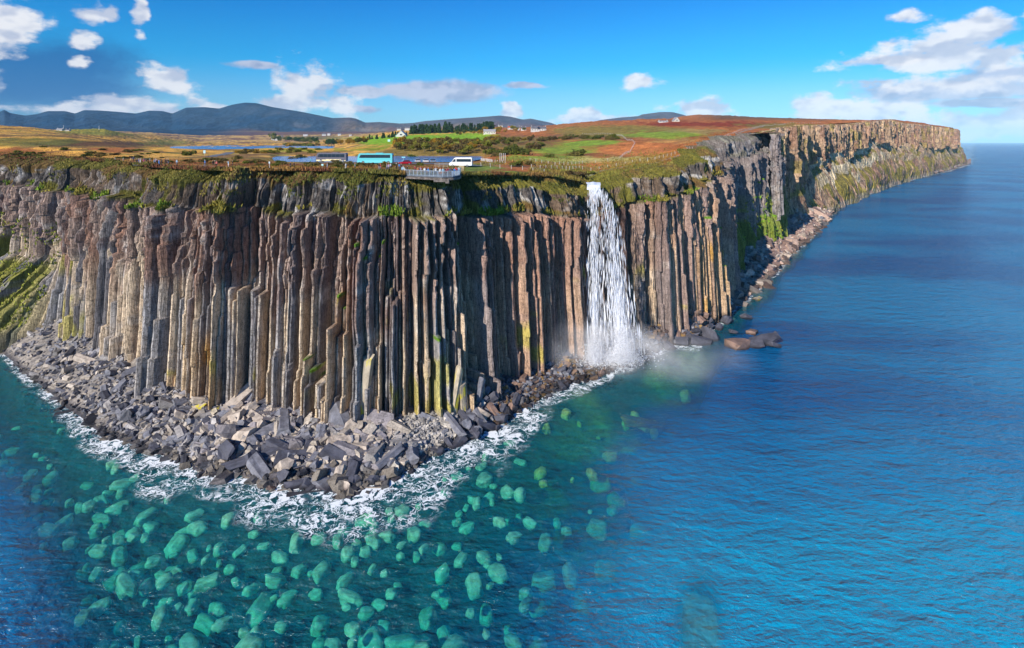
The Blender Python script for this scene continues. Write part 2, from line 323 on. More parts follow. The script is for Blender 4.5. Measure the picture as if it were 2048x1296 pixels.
# ------------------------------------------------------------ vegetation colour patches of the land
tcols = np.unique(np.concatenate([np.arange(-880, -40, 12.0), np.arange(-40, 1916, 1.6), np.array([1915.5])]))
def land_colour(px, d, z):
    y = HY - (z - H) / d * F
    X = PX(px, d)
    n1 = fbm(X / 22, d / 22, o=5, seed=21); n2 = fbm(X / 6, d / 9, o=4, seed=33); n3 = fbm(X / 70, d / 90, o=4, seed=41)
    lx = px + (n1 - 0.5) * 90 + (n2 - .5) * 40; ly = y + (n2 - 0.5) * 9 + (n1 - .5) * 8
    gold = np.array([.66, .34, .06]); rust = np.array([.40, .135, .035]); brown = np.array([.17, .085, .035]); olive = np.array([.17, .17, .03])
    green = np.array([.20, .29, .025]); lime = np.array([.20, .37, .01]); straw = np.array([.48, .40, .12]); purple = np.array([.15, .065, .05]); tan = np.array([.50, .31, .09])
    c = mixc(gold, tan, sm(n3, .4, .7)); c = mixc(c, brown, sm(n1, .52, .62) * .85); c = mixc(c, olive, sm(n2, .56, .70) * .7)
    def ell(cx, cy, rx, ry, col, amt=1.0, soft=.3):
        nonlocal c
        q = np.sqrt(((lx - cx) / rx) ** 2 + ((ly - cy) / ry) ** 2); c = mixc(c, col, (1 - sm(q, 1 - soft, 1 + soft * .5)) * amt)
    # heather strip behind the edge
    m = sm(lx, 60, 240) * (1 - sm(lx, 960, 1010)) * sm(ly, 312, 322); c = mixc(c, mixc(brown, rust, sm(n2, .4, .6)), m * .9)
    c = mixc(c, olive * 1.1, m * sm(n1, .5, .65) * .8)
    # dark hollows of the left moor
    ell(180, 288, 170, 7, brown * .75); ell(60, 284, 120, 10, olive * .8, .8); ell(240, 300, 50, 6, rust, .9); ell(25, 305, 70, 10, rust * .8, .9); ell(330, 285, 60, 6, olive, .8)
    ell(190, 262, 90, 7, (.20, .22, .03), .8); ell(230, 268, 60, 5, olive, .7)
    # plain beyond the loch
    m = sm(d, 1500, 1900) * (1 - sm(lx, 700, 760)); c = mixc(c, mixc(tan, purple, sm(n3, .45, .6)), m * .9); ell(640, 276, 70, 3, olive, .8)
    # bank of the causeway, fields, right hand hill
    m = sm(px, 440, 560) * (1 - sm(px, 960, 1000)) * sm(d, 330, 345) * (1 - sm(d, 470, 520)); c = mixc(c, mixc((.24, .26, .02), gold, sm(n2, .45, .65)), m)
    m = sm(lx, 930, 990) * (1 - sm(d, 1700, 2500)); c = mixc(c, mixc(rust, rust * .75, sm(n2, .4, .6)), m)
    ell(860, 278, 160, 8, lime, 1, .12); ell(780, 285, 80, 4.5, lime, 1, .2); ell(930, 270, 70, 4, lime, .9)
    ell(880, 303, 130, 13, mixc(brown, olive, 0.5 + 0 * n1), .8)
    ell(1040, 285, 90, 14, mixc(olive, brown, sm(n2, .4, .6)), .8); ell(1210, 273, 120, 8, brown * 1.1, .8)
    ell(1240, 262, 150, 13, (.20, .16, .03), .9); ell(1190, 287, 75, 8, green, 1); ell(1130, 300, 90, 9, green, .9); ell(1100, 318, 80, 9, green * 1.1, .9)
    ell(1330, 270, 80, 8, green, .9); ell(1400, 262, 70, 5, straw * .6, .7); ell(1240, 318, 170, 6, straw, .9, .5); ell(1340, 290, 80, 7, rust * 1.3, .9); ell(1360, 283, 70, 6, straw * .7, .4)
    ell(1290, 303, 110, 9, rust * 1.25, .95); ell(1400, 300, 80, 16, np.array([.40, .12, .03]), .9); ell(1200, 331, 110, 5, rust * 1.3, .9)
    m = sm(px, 1380, 1450) * (1 - sm(ly, 236, 243)); c = mixc(c, brown * .8, m * .9)
    ell(1420, 248, 160, 5, np.array([.21, .03, .012]), .9); ell(1560, 252, 90, 5, olive, .7); ell(1700, 244, 70, 4, rust * 1.2, .8)
    ell(1170, 352, 110, 9, (.30, .22, .025), .85); ell(1010, 348, 100, 7, (.17, .23, .03), 1, .2); ell(940, 335, 60, 8, (.15, .22, .03), .9)
    c = c * (0.75 + 0.5 * fbm(X / 2.2, d / 2.8, o=3, seed=77))[..., None]
    return c
def build_terrain():
    e = inset_d(tcols, 15.0); dmax = np.interp(tcols, G, LD[-1])
    dmax = np.where(tcols > 1700, np.interp(tcols, [1700, 1916], [3500, 2100]), dmax)
    nr = 300; t = np.linspace(0, 1, nr)[:, None]
    D = np.exp(np.log(e)[None] * (1 - t) + np.log(dmax)[None] * t)
    P = np.repeat(tcols[None], nr, 0); Z = T(P, D)
    V = np.stack([PX(P, D), D, Z], -1).reshape(-1, 3)
    col = land_colour(P, D, Z).reshape(-1, 3)
    me = mesh_np('moorland', V, grid_faces(nr, len(tcols)), col, smooth=True)
    struct(obj('moorland', me, M_LAND))
build_terrain()

# ------------------------------------------------------------ far hills
def build_hills():
    px = np.arange(-900, 1520, 2.0)
    sky_ = np.array([(-900, 235), (-500, 222), (-200, 214), (-60, 222), (0, 224), (8, 219), (20, 226), (50, 231), (75, 228), (95, 222), (130, 222), (150, 227), (168, 220), (200, 221), (230, 223), (272, 227), (298, 221), (325, 222), (345, 227), (372, 215), (410, 214), (438, 217), (465, 209), (490, 205), (512, 206), (545, 214), (600, 223), (640, 231), (665, 236), (700, 235), (712, 237), (730, 245), (760, 244), (800, 247), (825, 246), (850, 242), (900, 238), (960, 234), (1000, 231), (1020, 233), (1045, 239), (1062, 237), (1100, 245), (1130, 255), (1160, 252), (1200, 240), (1240, 235), (1278, 232), (1282, 229), (1320, 224), (1345, 224), (1365, 229), (1400, 240), (1450, 262), (1520, 270)], float)
    ys = np.interp(px, sky_[:, 0], sky_[:, 1]); ys = gsm(ys, 1)
    foot = np.interp(px, [-900, 0, 200, 300, 400, 640, 800, 1520], [252, 262, 264, 267, 272, 271, 266, 265])
    nr = 150; t = np.linspace(0, 1.25, nr)[:, None]
    D = 3300 + 3300 * t + 0 * px[None]
    P = np.repeat(px[None], nr, 0); X = PX(P, D)
    tt = np.clip(t, 0, 1)
    prof = 0.32 * tt + 0.16 * tt ** 2 + 0.52 * sm(tt, .62, .93)   # scarp in the last third
    warp = (fbm(X / 900, D / 900, o=3, seed=51) - .5) * .34 * np.sin(np.pi * tt) 
    tw = np.clip(tt + warp, 0, 1); prof = 0.34 * tw + 0.14 * tw ** 2 + 0.52 * sm(tw, .60, .92)
    Y = foot[None] * (1 - prof) + ys[None] * prof
    Z = H - (Y - HY) / F * D
    Z = np.where(t > 1, Z * (1 - sm(t, 1, 1.25)) + 60 * sm(t, 1, 1.25), Z)
    rid = (np.abs(fbm(X / 260, D / 520, o=5, seed=61) - .5)) * 2
    Z = Z - rid * 95 * np.sin(np.pi * np.clip(t, 0, 1)) ** 1.2 * sm(tw, .3, .7) - (t > .985) * 0
    Z[:6] -= np.linspace(60, 0, 6)[:, None]
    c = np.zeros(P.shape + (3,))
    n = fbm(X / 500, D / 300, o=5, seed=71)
    base = mixc((.008, .034, .075), (.020, .045, .080), sm(n, .45, .65))  # dark blue of cloud shadow and haze put into the slope colour
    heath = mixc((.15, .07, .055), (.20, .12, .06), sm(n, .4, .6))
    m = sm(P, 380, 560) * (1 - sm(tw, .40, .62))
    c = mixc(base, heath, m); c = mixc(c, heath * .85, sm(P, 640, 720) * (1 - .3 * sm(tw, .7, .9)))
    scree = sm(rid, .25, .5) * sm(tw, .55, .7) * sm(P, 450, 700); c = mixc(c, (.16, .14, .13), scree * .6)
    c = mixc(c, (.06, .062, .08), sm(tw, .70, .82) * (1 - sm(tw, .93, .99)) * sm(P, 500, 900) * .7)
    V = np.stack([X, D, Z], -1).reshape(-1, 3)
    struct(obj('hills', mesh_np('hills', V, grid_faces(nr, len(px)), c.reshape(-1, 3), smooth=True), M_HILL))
build_hills()

# ------------------------------------------------------------ the near cliff: real columns
def bell(x, c, w): return np.exp(-((x - c) / w) ** 2)
def build_cliff(name, px0, px1, wid, rows, far=False, seed=1):
    r = np.random.default_rng(seed)
    s0, s1 = s_of_px(px0), (s_of_px(px1) if px1 < 1915 else WS[-1])
    e = [s0]
    while e[-1] < s1:
        p = float(px_of(e[-1])); w = wid(p) * float(np.clip(r.lognormal(0, .34), .5, 1.6)); e.append(e[-1] + w)
    e = np.array(e); nc = len(e) - 1; w = np.diff(e); cen = (e[:-1] + e[1:]) / 2
    # groups
    gid = np.zeros(nc, int); k = 0; acc = 0; lim = r.uniform(3, 8)
    for i in range(nc):
        gid[i] = k; acc += w[i]
        if acc > lim * (3 if far else 1): k += 1; acc = 0; lim = r.uniform(2.5, 9)
    ng = k + 1
    fr = np.array([.0, .07, .26, .62, .90, 1.0]); ns = len(fr)
    skew = r.uniform(-.1, .1, nc)
    frc = np.clip(fr[None] + skew[:, None] * np.array([0, 0, 1, 1, 0, 0]), 0, 1)
    S = (e[:-1, None] + frc * w[:, None])
    pr = np.array([-1.1, .25, 1.0, .95, .0, -1.2]); prof = (pr[None] * (0.72 * w)[:, None]) * r.uniform(.7, 1.3, nc)[:, None]
    S = S.ravel(); prof = prof.ravel(); ci = np.repeat(np.arange(nc), ns)
    v = rows[:, None]; nr = len(rows); P0 = px_of(S)[None] + 0 * v
    Pc = px_of(cen)[ci][None] + 0 * v
    zt = np.interp(px_of(S), ztop_k[:, 0], ztop_k[:, 1]); zb = -1.5
    if far: zt = zt * 1.0
    zt = zt + (vn(S / 9, 0 * S, seed=5) - .5) * 1.6 * (1 if not far else 1.5)
    Z = zb + (zt[None] - zb) * v
    cs = cen[ci]
    clump = ((fbm(cs / 21, 0 * cs, o=2, seed=seed + 5) - .5) * 7.5 + (fbm(cs / 6.5, 0 * cs + 9, o=2, seed=seed + 8) - .5) * 7.5) * (1.6 if far else 1) + (0 if not far else (fbm(cs / 75, 0 * cs + 4, o=2, seed=77) - .5) * 15)
    rnd = r.choice([-3.4, -1.8, -.7, -.2, .1, .5, 1.1, 1.7], nc, p=[.20, .19, .10, .11, .11, .11, .10, .08])[ci]
    b1 = r.uniform(.26, .62, ng)[gid]; d1 = r.choice([-1.6, -.8, 0, 0, 0.4, 0.8, 1.5, 2.4], ng)[gid]
    b2 = r.uniform(.10, .30, ng)[gid]; d2 = r.choice([-.4, .3, .6, 1.1], ng)[gid]
    b3 = r.uniform(.58, .80, ng)[gid]; d3 = r.choice([-1.2, -.5, .4, 1.0, 1.6], ng)[gid]
    j1 = (b1 + r.normal(0, .035, nc))[ci]; j2 = (b2 + r.normal(0, .04, nc))[ci]; j3 = (b3 + r.normal(0, .03, nc))[ci]
    D1 = (d1 + r.uniform(-.4, .4, nc))[ci]; D2 = (d2 + r.uniform(-.3, .3, nc))[ci]; D3 = (d3 + r.uniform(-.4, .4, nc))[ci]
    # smooth columns by the falls
    sleek = bell(px_of(S), 1090, 95) + bell(px_of(S), 1340, 60); sleek = np.clip(sleek, 0, 1)
    D1 = D1 * (1 - .7 * sleek); D2 = D2 * (1 - .6 * sleek); D3 = D3 * (1 - .6 * sleek)
    LV = 0.835
    lowf = np.clip(1 - v / LV, 0, 1)
    off = clump[None] * .85 * (1 - .45 * sleek[None]) + rnd[None] + prof[None] * (1 - .15 * sm(v, .5, .8))
    off = off + np.where(v < j1[None], D1[None], 0) + np.where(v < j2[None], D2[None], 0) + np.where(v < j3[None], D3[None], 0)
    off = off + 2.6 * lowf - 1.2
    # blocky weathering of the upper band of columns
    blk = _h(np.floor(Z / r.uniform(1.2, 4.5, nc)[ci][None] + r.uniform(0, 9, nc)[ci][None]), ci[None] + 0 * Z, 0 * Z, 11) - .5
    blk = np.where(np.abs(blk) > .22, blk, 0); off = off + blk * (.12 + .95 * sm(v, .42, .66) * (1 - .8 * sleek[None]))
    irr = (fbm(cs[None] / 2.4 + 0 * v, Z / (24 - 10 * sm(v, .45, .7)), o=3, seed=seed + 31) - .5) * .75 + (fbm(S[None] / 1.1 + 0 * v, Z / 2.6, o=3, seed=seed + 37) - .5) * (.18 + .4 * sm(v, .5, .8))
    off = off + irr * (0.9 + 2.6 * sm(v, .42, .7) * (1 - .6 * sleek[None]))
    # named gullies
    pq = P0
    if not far:
        off = off - 5.0 * bell(pq, 668, 22) * (v > .8 * j1[None]) - 3.5 * bell(pq, 500, 26) * (v > j1[None]) - 4.5 * bell(pq, 945, 22) * (v > j2[None]) \
              - 3.2 * bell(pq, 785, 18) * (v > j1[None]) - 3.5 * bell(pq, 1268, 14) - 3 * bell(pq, 480, 12) * (v > j1[None]) - 3.0 * bell(pq, 335, 14) * (v > j1[None]) \
              + 2.2 * bell(pq, 850, 35) + 2.0 * bell(pq, 730, 26) * sm(v, .3, .5) - 2 * bell(pq, 1215, 30) - 6 * bell(pq, 1250, 8) * 0
    # upper tier: blunt weathered pillars behind a ledge
    if far:
        up = np.zeros_like(off); ledge = 0
        # columns over grass and pale sandstone shelves, growing outwards to the shore
        z_sl = np.interp(P0, [1440, 1500, 1545, 1600, 1640, 1700, 1745, 1790, 1850, 1915], [6, 18, 30, 26, 46, 46, 60, 58, 52, 50]) + (fbm(S[None] / 30 + 0 * v, 0 * v, o=3, seed=4) - .5) * 26
        below = np.clip(z_sl - Z, 0, 99)
        bandA = sm(Z, z_sl - 9, z_sl - 8) * (1 - sm(Z, z_sl - 1.5, z_sl)); bandB = sm(Z, z_sl - 24, z_sl - 23.5) * (1 - sm(Z, z_sl - 14, z_sl - 13))
        slopem = sm(Z, z_sl, z_sl - 3) if False else (1 - sm(Z, z_sl - 3, z_sl))
        stair = below - 2.2 * np.sin(below / 3.1)
        off = off * (1 - slopem) + slopem * ((fbm(S[None] / 38 + Z / 60, Z / 40, o=4, seed=71) - .5) * 20 + irr * 3 + np.minimum(stair * .42, 17) * np.interp(P0, [1540, 1720], [.45, 1]))
    else:
        n_big = fbm(S[None] / 2.6 + 0 * v, Z / 9, o=3, seed=91); ridg = np.abs(n_big - .5) * 2
        gap = sm(np.abs(vn(S / 3.4, 0 * S, seed=14) - .5) * 2, 0.0, .28)[None]
        up = clump[None] * 1.15 - 3.3 - 2.2 * (1 - gap) + 3.2 * (ridg - .25) + prof[None] * .5 + irr * 3 - np.clip((v - LV) / (1 - LV), 0, 1) * 2.6 - 3.2 * sm(v, .955, 1.0)
        up = up - 3.5 * bell(pq, 650, 20) - 3.5 * bell(pq, 930, 12) - 2.5 * bell(pq, 470, 14)
        lj = LV + (vn(S / 14, 0 * S, seed=15) - .5) * .03
        ledge = sm(v, lj[None] - .006, lj[None] + .006)
        off = off * (1 - ledge) + up * ledge
        # grass talus and outcrops at the left end; sloping foot
        lg = 1 - sm(P0, 118, 150)
        tal = np.clip(.47 - v + (fbm(S[None] / 16 + 0 * v, Z / 16, o=4, seed=44) - .5) * .45, 0, 1)
        off = off + lg * (np.minimum(tal * 46, 19) + 2.5 * (fbm(S[None] / 5 + 0 * v, Z / 4, o=3, seed=46) - .5) * sm(tal, 0, .2)) - lg * sm(tal, 0, .1) * (prof[None] * .9 + blk * .5)
        # dark right hand face beyond the buttress: green shelves low down
        rg = sm(P0, 1440, 1452); tal2 = np.clip(.42 - v + (fbm(S[None] / 12 + 0 * v, Z / 14, o=4, seed=45) - .5) * .7, 0, 1); off = off + rg * tal2 * 8
    pos, nn, tt = curve(S)
    wig = (vn(Z / 5, ci[None] + 0 * Z, seed=23) - .5) * .22
    X = pos[None, :, 0] + nn[None, :, 0] * off + tt[None, :, 0] * wig; Y = pos[None, :, 1] + nn[None, :, 1] * off + tt[None, :, 1] * wig
    # cap rows over the brow, dipping under the moor
    capoff = [-9.5, -12.5, -22.0] if not far else [-4, -9, -22.0]
    capX, capY, capZ = [X], [Y], [Z]
    offt = off[-1]
    for j, co in enumerate(capoff):
        if far and j < 2: co = np.minimum(offt, 2) + (-1.2, -5)[j]
        elif far: co = np.minimum(offt - 8, -22)
        cx = pos[:, 0] + nn[:, 0] * co; cy = pos[:, 1] + nn[:, 1] * co; cz = T(CX + F * cx / cy, cy)
        lift = (vn(S / 1.7, 0 * S + j, seed=88) - .5) * .9 + .25 if j < 2 else -1.2
        capX.append(cx[None]); capY.append(cy[None]); capZ.append((cz + lift)[None])
    X = np.concatenate(capX); Y = np.concatenate(capY); Zf = np.concatenate(capZ); NR = nr + 3
    # ---- colour of the stone, with shade painted on the right hand face
    nA_ = fbm(S[None] / 9 + 0 * v, Z / 14, o=4, seed=101); nB_ = fbm(S[None] / 1.6 + 0 * v, Z / 3.5, o=4, seed=111); nC_ = fbm(S[None] / 5 + 0 * v, Z / 22, o=3, seed=121)
    colr = r.uniform(0, 1, nc)[ci][None] + 0 * v
    tan = np.array([.60, .46, .32]); pink = np.array([.285, .19, .155]); grey = np.array([.30, .285, .285]); rustc = np.array([.28, .145, .095]); dark = np.array([.085, .07, .075])
    c = mixc(tan, grey, sm(colr * .6 + nA_ * .4, .45, .65))
    c = mixc(c, pink, sm(v + (nA_ - .5) * .5, .42, .56) * .85)
    c = mixc(c, rustc, sm(nC_, .54, .66) * sm(v, .3, .6) * .8)
    c = mixc(c, dark, sm(colr, .80, .88) * .6); c = mixc(c, (.50, .45, .40), sm(nB_, .60, .74) * .5)
    wet = np.clip(bell(P0, 1215, 50), 0, 1); c = mixc(c, (.075, .036, .03), wet * .85)
    rb = bell(P0, 1075, 110) * (1 - sm(P0, 1165, 1180)); c = mixc(c, (.36, .19, .13), np.clip(rb, 0, 1) * .75)
    ob = bell(P0, 1375, 62) * (1 - sm(v, .75, .85)); c = mixc(c, mixc((.56, .35, .19), (.36, .24, .20), colr[:]), np.clip(ob, 0, 1) * .85)
    ye = sm(fbm(S[None] / 2.0 + 0 * v, Z / 8, o=3, seed=131), .57, .68)
    yz_ = np.clip(bell(P0, 400, 60) * (1 - sm(v, .25, .40)) + bell(P0, 800, 110) * (1 - sm(v, .06, .2)) * .7 + bell(P0, 1405, 26) * (1 - sm(v, .45, .6)) + bell(P0, 690, 20) * bell(v, .40, .16) + bell(P0, 925, 14) * (1 - sm(v, .1, .2)), 0, 1)
    c = mixc(c, (.50, .27, .05), yz_ * (.25 + .75 * ye) * .9); c = mixc(c, (.45, .40, .03), ye * sm(nA_, .58, .68) * (1 - sm(v, .5, .6)) * .6)
    wl = sm(v, 0.085, .02); c = mixc(c, (.05, .04, .04), (1 - sm(Z, 1.2, 3.5)) * .9)
    moss = mixc((.12, .115, .02), (.22, .19, .03), nB_)
    if far:
        c2 = mixc((.36, .235, .16), (.50, .335, .19), colr); c2 = mixc(c2, rustc, sm(nC_, .45, .6) * .7); c2 = mixc(c2, (.42, .36, .31), sm(v, .80, .97) * sm(nB_, .55, .66) * .5)
        c = mixc(c, c2, sm(P0, 1540, 1560)); c = mixc(c, dark * .9, sm(nB_, .58, .68) * .6); c = mixc(c, mixc(dark, grey, nB_), (1 - sm(P0, 1530, 1550)) * .7)  # last mix paints the shade of the face beside the buttress
        gr = mixc((.21, .19, .03), (.30, .22, .05), nA_)
        c = mixc(c, gr, slopem * sm(nA_, .40, .54) * (1 - .5 * np.clip(bandA + bandB, 0, 1)))
        sand = np.array([.66, .54, .36]); sb = sm(P0, 1600, 1650) * sm(nC_ * .5 + nA_ * .5, .30, .42) * (.35 + .65 * (1 - sm(P0, 1745, 1770))); 
        layers = .75 + .35 * vn(Z / .9, 0 * Z + 3, seed=66)
        c = mixc(c, sand * layers[..., None], np.clip(bandA * .9 + bandB, 0, 1) * sb)
        c = mixc(c, (.34, .30, .25), (1 - sm(Z, 4, 7)) * .6)
        c = mixc(c, gr, sm(nA_, .60, .66) * .6)
    else:
        upc = mixc((.10, .085, .075), (.40, .37, .34), sm(nB_ + (nA_ - .5) * .4, .50, .66)); upc = mixc(upc, (.17, .105, .06), sm(nC_, .45, .6) * .6)
        c = mixc(c, upc, ledge)
        mm = sm(fbm(S[None] / 4 + 0 * v, Z / 4, o=4, seed=141) + .8 * sm(v, .93, 1.0) + .22 * bell(v, LV, .03), .60, .72) * sm(v, LV - .02, LV + .01)
        c = mixc(c, mixc(moss * .8, (.16, .095, .03), sm(nA_, .5, .62)), mm)
        gl = lg * sm(tal, .01, .06); grass = mixc((.30, .28, .06), (.17, .17, .03), nB_); stones = sm(nA_ + .5 * nB_, .66, .74)
        c = mixc(c, mixc(grass, mixc(dark, grey, nB_), stones), gl); c = mixc(c, (.13, .12, .11), gl * sm(v, .16, .09))
        gl2 = rg * sm(tal2, .01, .06); c = mixc(c, (.17, .22, .015), gl2 * .9); c = mixc(c, mixc(dark, grey, nB_), rg * (1 - gl2) * .65)  # shade of the right hand face painted into its stone colour
        # green tufts standing on the broken tops
        for jj, dd in ((j1, D1), (j2, D2), (j3, D3)):
            top = (v < jj[None]) & (v > jj[None] - .012) & (dd[None] > 1.5)
            c = np.where((top & (nA_ > .5))[..., None], np.array([.13, .26, .015]), c)
    cc = np.concatenate([c, np.repeat(mixc((.14, .125, .025), (.20, .075, .025), sm(vn(S / 6, 0 * S, seed=152), .4, .6))[None], 3, 0)])
    V = np.stack([X, Y, Zf], -1).reshape(-1, 3)
    me = mesh_np(name, V, grid_faces(NR, len(S)), cc.reshape(-1, 3), smooth=False)
    struct(obj(name, me, M_FARCLIFF if far else M_CLIFF))
    return dict(S=S, X=X, Y=Y, Z=Zf, rows=rows, nr=nr)
rows = np.unique(np.concatenate([np.linspace(0, .82, 128), np.linspace(.82, .85, 10), np.linspace(.85, 1, 34)]))
def widn(p): return float(np.interp(p, [-900, -60, 0, 100, 300, 950, 1100, 1440, 1560], [5, 3.5, 1.15, .92, .78, .78, .88, 1.2, 2.2]))
CL = build_cliff('cliff', -880, 1535, widn, rows, seed=3)
rows_f = np.linspace(0, 1, 120)
FC = build_cliff('far_cliff', 1522, 1950, lambda p: float(np.interp(p, [1520, 1640, 1780, 1916], [1.8, 2.3, 3.4, 5.0])), rows_f, far=True, seed=8)

# ------------------------------------------------------------ beach and sea bed
sh_s = shore_k[:-1]
def shore_d(px): return np.interp(px, sh_s[:, 0], sh_s[:, 1])
def wall_d(px): return inset_d(px, 0.0)
def beach_z(px, d):
    """height of the beach (positive, near the wall) and of the bed below it."""
    px = np.asarray(px, float); w = wall_d(px); s = shore_d(px); X = PX(px, d)
    top = np.interp(px, [-900, 0, 140, 250, 430, 700, 1000, 1160, 1280, 1340, 1440, 1520, 1640, 1944], [9, 10, 9, 7, 4.6, 3.6, 3.6, 3.0, 4.5, 7, 7.5, 9, 8, 6])
    t = (d - s) / np.maximum(w - s, 1)
    zi = top * np.clip(t, 0, 1.6) ** .85
    k = np.interp(px, [-900, 1440, 1640, 1944], [1, 1, .45, .12])
    o = (s - d) * k
    zo = -0.4 * np.clip(o, 0, 99) ** .62 - 0.075 * np.clip(o, 0, 200)
    n = (fbm(X / 5, d / 5, o=4, seed=201) - .5)
    return np.where(t >= 0, zi + n * (1.6 * np.clip(t * 4, .15, 1)), zo + n * 1.8)
def build_beach():
    px = np.unique(np.concatenate([np.arange(-880, -40, 16), np.arange(-40, 1600, 4.0), np.arange(1600, 1944, 2.0)]))
    w = wall_d(px); s = shore_d(px); w = np.where(px > 1915, s + 60, w)
    a = np.maximum(s * .52, 30); b = w * 1.07 + 4
    nr = 170; t = np.linspace(0, 1, nr)[:, None]
    D = a[None] * (1 - t) + b[None] * t; P = np.repeat(px[None], nr, 0)
    Z = beach_z(P, D)
    X = PX(P, D); n = fbm(X / 3, D / 3, o=4, seed=210); n2 = fbm(X / 14, D / 14, o=3, seed=215)
    c = mixc((.16, .145, .14), (.30, .26, .22), n)
    pinkb = sm(P, 1440, 1500); c = mixc(c, (.34, .235, .19), pinkb[..., ] * .8); c = mixc(c, (.055, .05, .055), (1 - sm(Z, .2, 1.4)))
    c = mixc(c, mixc((.012, .045, .045), (.035, .10, .075), n), (1 - sm(Z, -1.2, -.2)))
    c = mixc(c, (.34, .27, .04), (1 - sm(Z, -1.2, -.4)) * bell(P, 1260, 150) * sm(n2, .4, .6))
    V = np.stack([X, D, Z], -1).reshape(-1, 3)
    struct(obj('beach', mesh_np('beach', V, grid_faces(nr, len(px)), c.reshape(-1, 3), smooth=True), M_BEACH))
build_beach()

# ------------------------------------------------------------ sea
def sea_material():
    m = bpy.data.materials.new('sea_water'); m.use_nodes = True; t = m.node_tree; t.nodes.clear()
    g = N('ShaderNodeNewGeometry', t); pos = g.outputs['Position']
    def attr(n):
        a = N('ShaderNodeAttribute', t); a.attribute_name = n; return a.outputs['Fac']
    deep, foam = attr('deep'), attr('foam')
    def noise(sc, vec, det=4, rough=.55, dist=0.0):
        n = N('ShaderNodeTexNoise', t); n.inputs['Scale'].default_value = sc; n.inputs['Detail'].default_value = det; n.inputs['Roughness'].default_value = rough; n.inputs['Distortion'].default_value = dist
        L(vec, n.inputs['Vector'], t); return n.outputs[0]
    mp = N('ShaderNodeMapping', t); mp.inputs['Rotation'].default_value = (0, 0, math.radians(-14)); mp.inputs['Scale'].default_value = (.55, 1, 1); L(pos, mp.inputs[0], t)
    w1 = noise(.22, mp.outputs[0], 3, .5, .3); w2 = noise(.9, mp.outputs[0], 4, .6, .3); w3 = noise(3.0, pos, 3, .6)
    patch = noise(.018, mp.outputs[0], 3, .5)
    hgt = M('ADD', M('MULTIPLY', w1, 1.9, tree=t), M('ADD', M('MULTIPLY', w2, 1.0, tree=t), M('MULTIPLY', w3, .20, tree=t), tree=t), tree=t)
    bp = N('ShaderNodeBump', t); bp.inputs['Strength'].default_value = 1.0; bp.inputs['Distance'].default_value = 1.1; L(hgt, bp.inputs['Height'], t)
    # lacy foam
    fn = N('ShaderNodeTexNoise', t); fn.inputs['Scale'].default_value = .45; fn.inputs['Detail'].default_value = 3; L(pos, fn.inputs['Vector'], t)
    wv_ = VM('ADD', pos, VM('MULTIPLY', VM('SUBTRACT', fn.outputs['Color'], (.5, .5, .5), t), (4.5, 4.5, 0), t), t)
    n5 = noise(.30, wv_, 3, .5, .9); rid = M('ABSOLUTE', M('SUBTRACT', n5, .5, tree=t), tree=t)
    n6 = noise(.75, wv_, 3, .5, .8); rid2 = M('ABSOLUTE', M('SUBTRACT', n6, .5, tree=t), tree=t)
    lace = M('MAXIMUM', SS(rid, .028, .009, t), SS(rid2, .024, .007, t), tree=t)
    big = noise(.13, pos, 3, .5)
    fz = M('MULTIPLY', foam, SS(big, .30, .56, t, .12, 1.35), tree=t)
    lace = M('MULTIPLY', lace, SS(fz, .10, .55, t), tree=t)
    solid = SS(M('ADD', fz, M('MULTIPLY', M('SUBTRACT', n6, .5, tree=t), 2.2, tree=t), tree=t), 1.25, 1.42, t)
    caps = M('MULTIPLY', SS(noise(.33, mp.outputs[0], 5, .65, .5), .735, .76, t), SS(noise(2.0, pos, 2, .5), .5, .6, t), tree=t)
    fm = M('MAXIMUM', M('MAXIMUM', lace, solid, tree=t), M('MULTIPLY', caps, .7, tree=t), tree=t, clamp=True)
    sandf = attr('sand'); deepc = MIXC(SS(patch, .35, .65, t), (.003, .18, .38), (.001, .085, .25), t)
    deepc = MIXC(sandf, deepc, (.004, .26, .45), t); dif = N('ShaderNodeBsdfDiffuse', t); shal = MIXC(SS(deep, .0, .5, t), (.001, .26, .36), deepc, t); L(shal, dif.inputs[0], t); L(bp.outputs[0], dif.inputs['Normal'], t)
    tr = N('ShaderNodeBsdfTransparent', t); tr.inputs[0].default_value = (.93, .98, 1, 1)
    body = N('ShaderNodeMixShader', t); L(SS(deep, 0, 1, t, .24, .97), body.inputs[0], t); L(tr.outputs[0], body.inputs[1], t); L(dif.outputs[0], body.inputs[2], t)
    gl = N('ShaderNodeBsdfGlossy', t); gl.inputs['Roughness'].default_value = .12; L(bp.outputs[0], gl.inputs['Normal'], t)
    fr = N('ShaderNodeFresnel', t); fr.inputs[0].default_value = 1.33; bq = N('ShaderNodeBump', t); bq.inputs['Distance'].default_value = 1.1; L(SS(deep, .1, .8, t, .30, 1.0), bq.inputs['Strength'], t); L(hgt, bq.inputs['Height'], t); fdot = M('ABSOLUTE', VM('DOT_PRODUCT', bq.outputs[0], g.outputs['Incoming'], t), tree=t); schl = M('ADD', .02, M('MULTIPLY', .98, M('POWER', M('SUBTRACT', 1.0, fdot, tree=t, clamp=True), 5.0, tree=t), tree=t), tree=t, clamp=True); t.nodes.remove(fr)
    mx = N('ShaderNodeMixShader', t); L(schl, mx.inputs[0], t); L(body.outputs[0], mx.inputs[1], t); L(gl.outputs[0], mx.inputs[2], t)
    fd = N('ShaderNodeBsdfDiffuse', t); fd.inputs[0].default_value = (.80, .83, .85, 1)
    m2 = N('ShaderNodeMixShader', t); L(fm, m2.inputs[0], t); L(mx.outputs[0], m2.inputs[1], t); L(fd.outputs[0], m2.inputs[2], t)
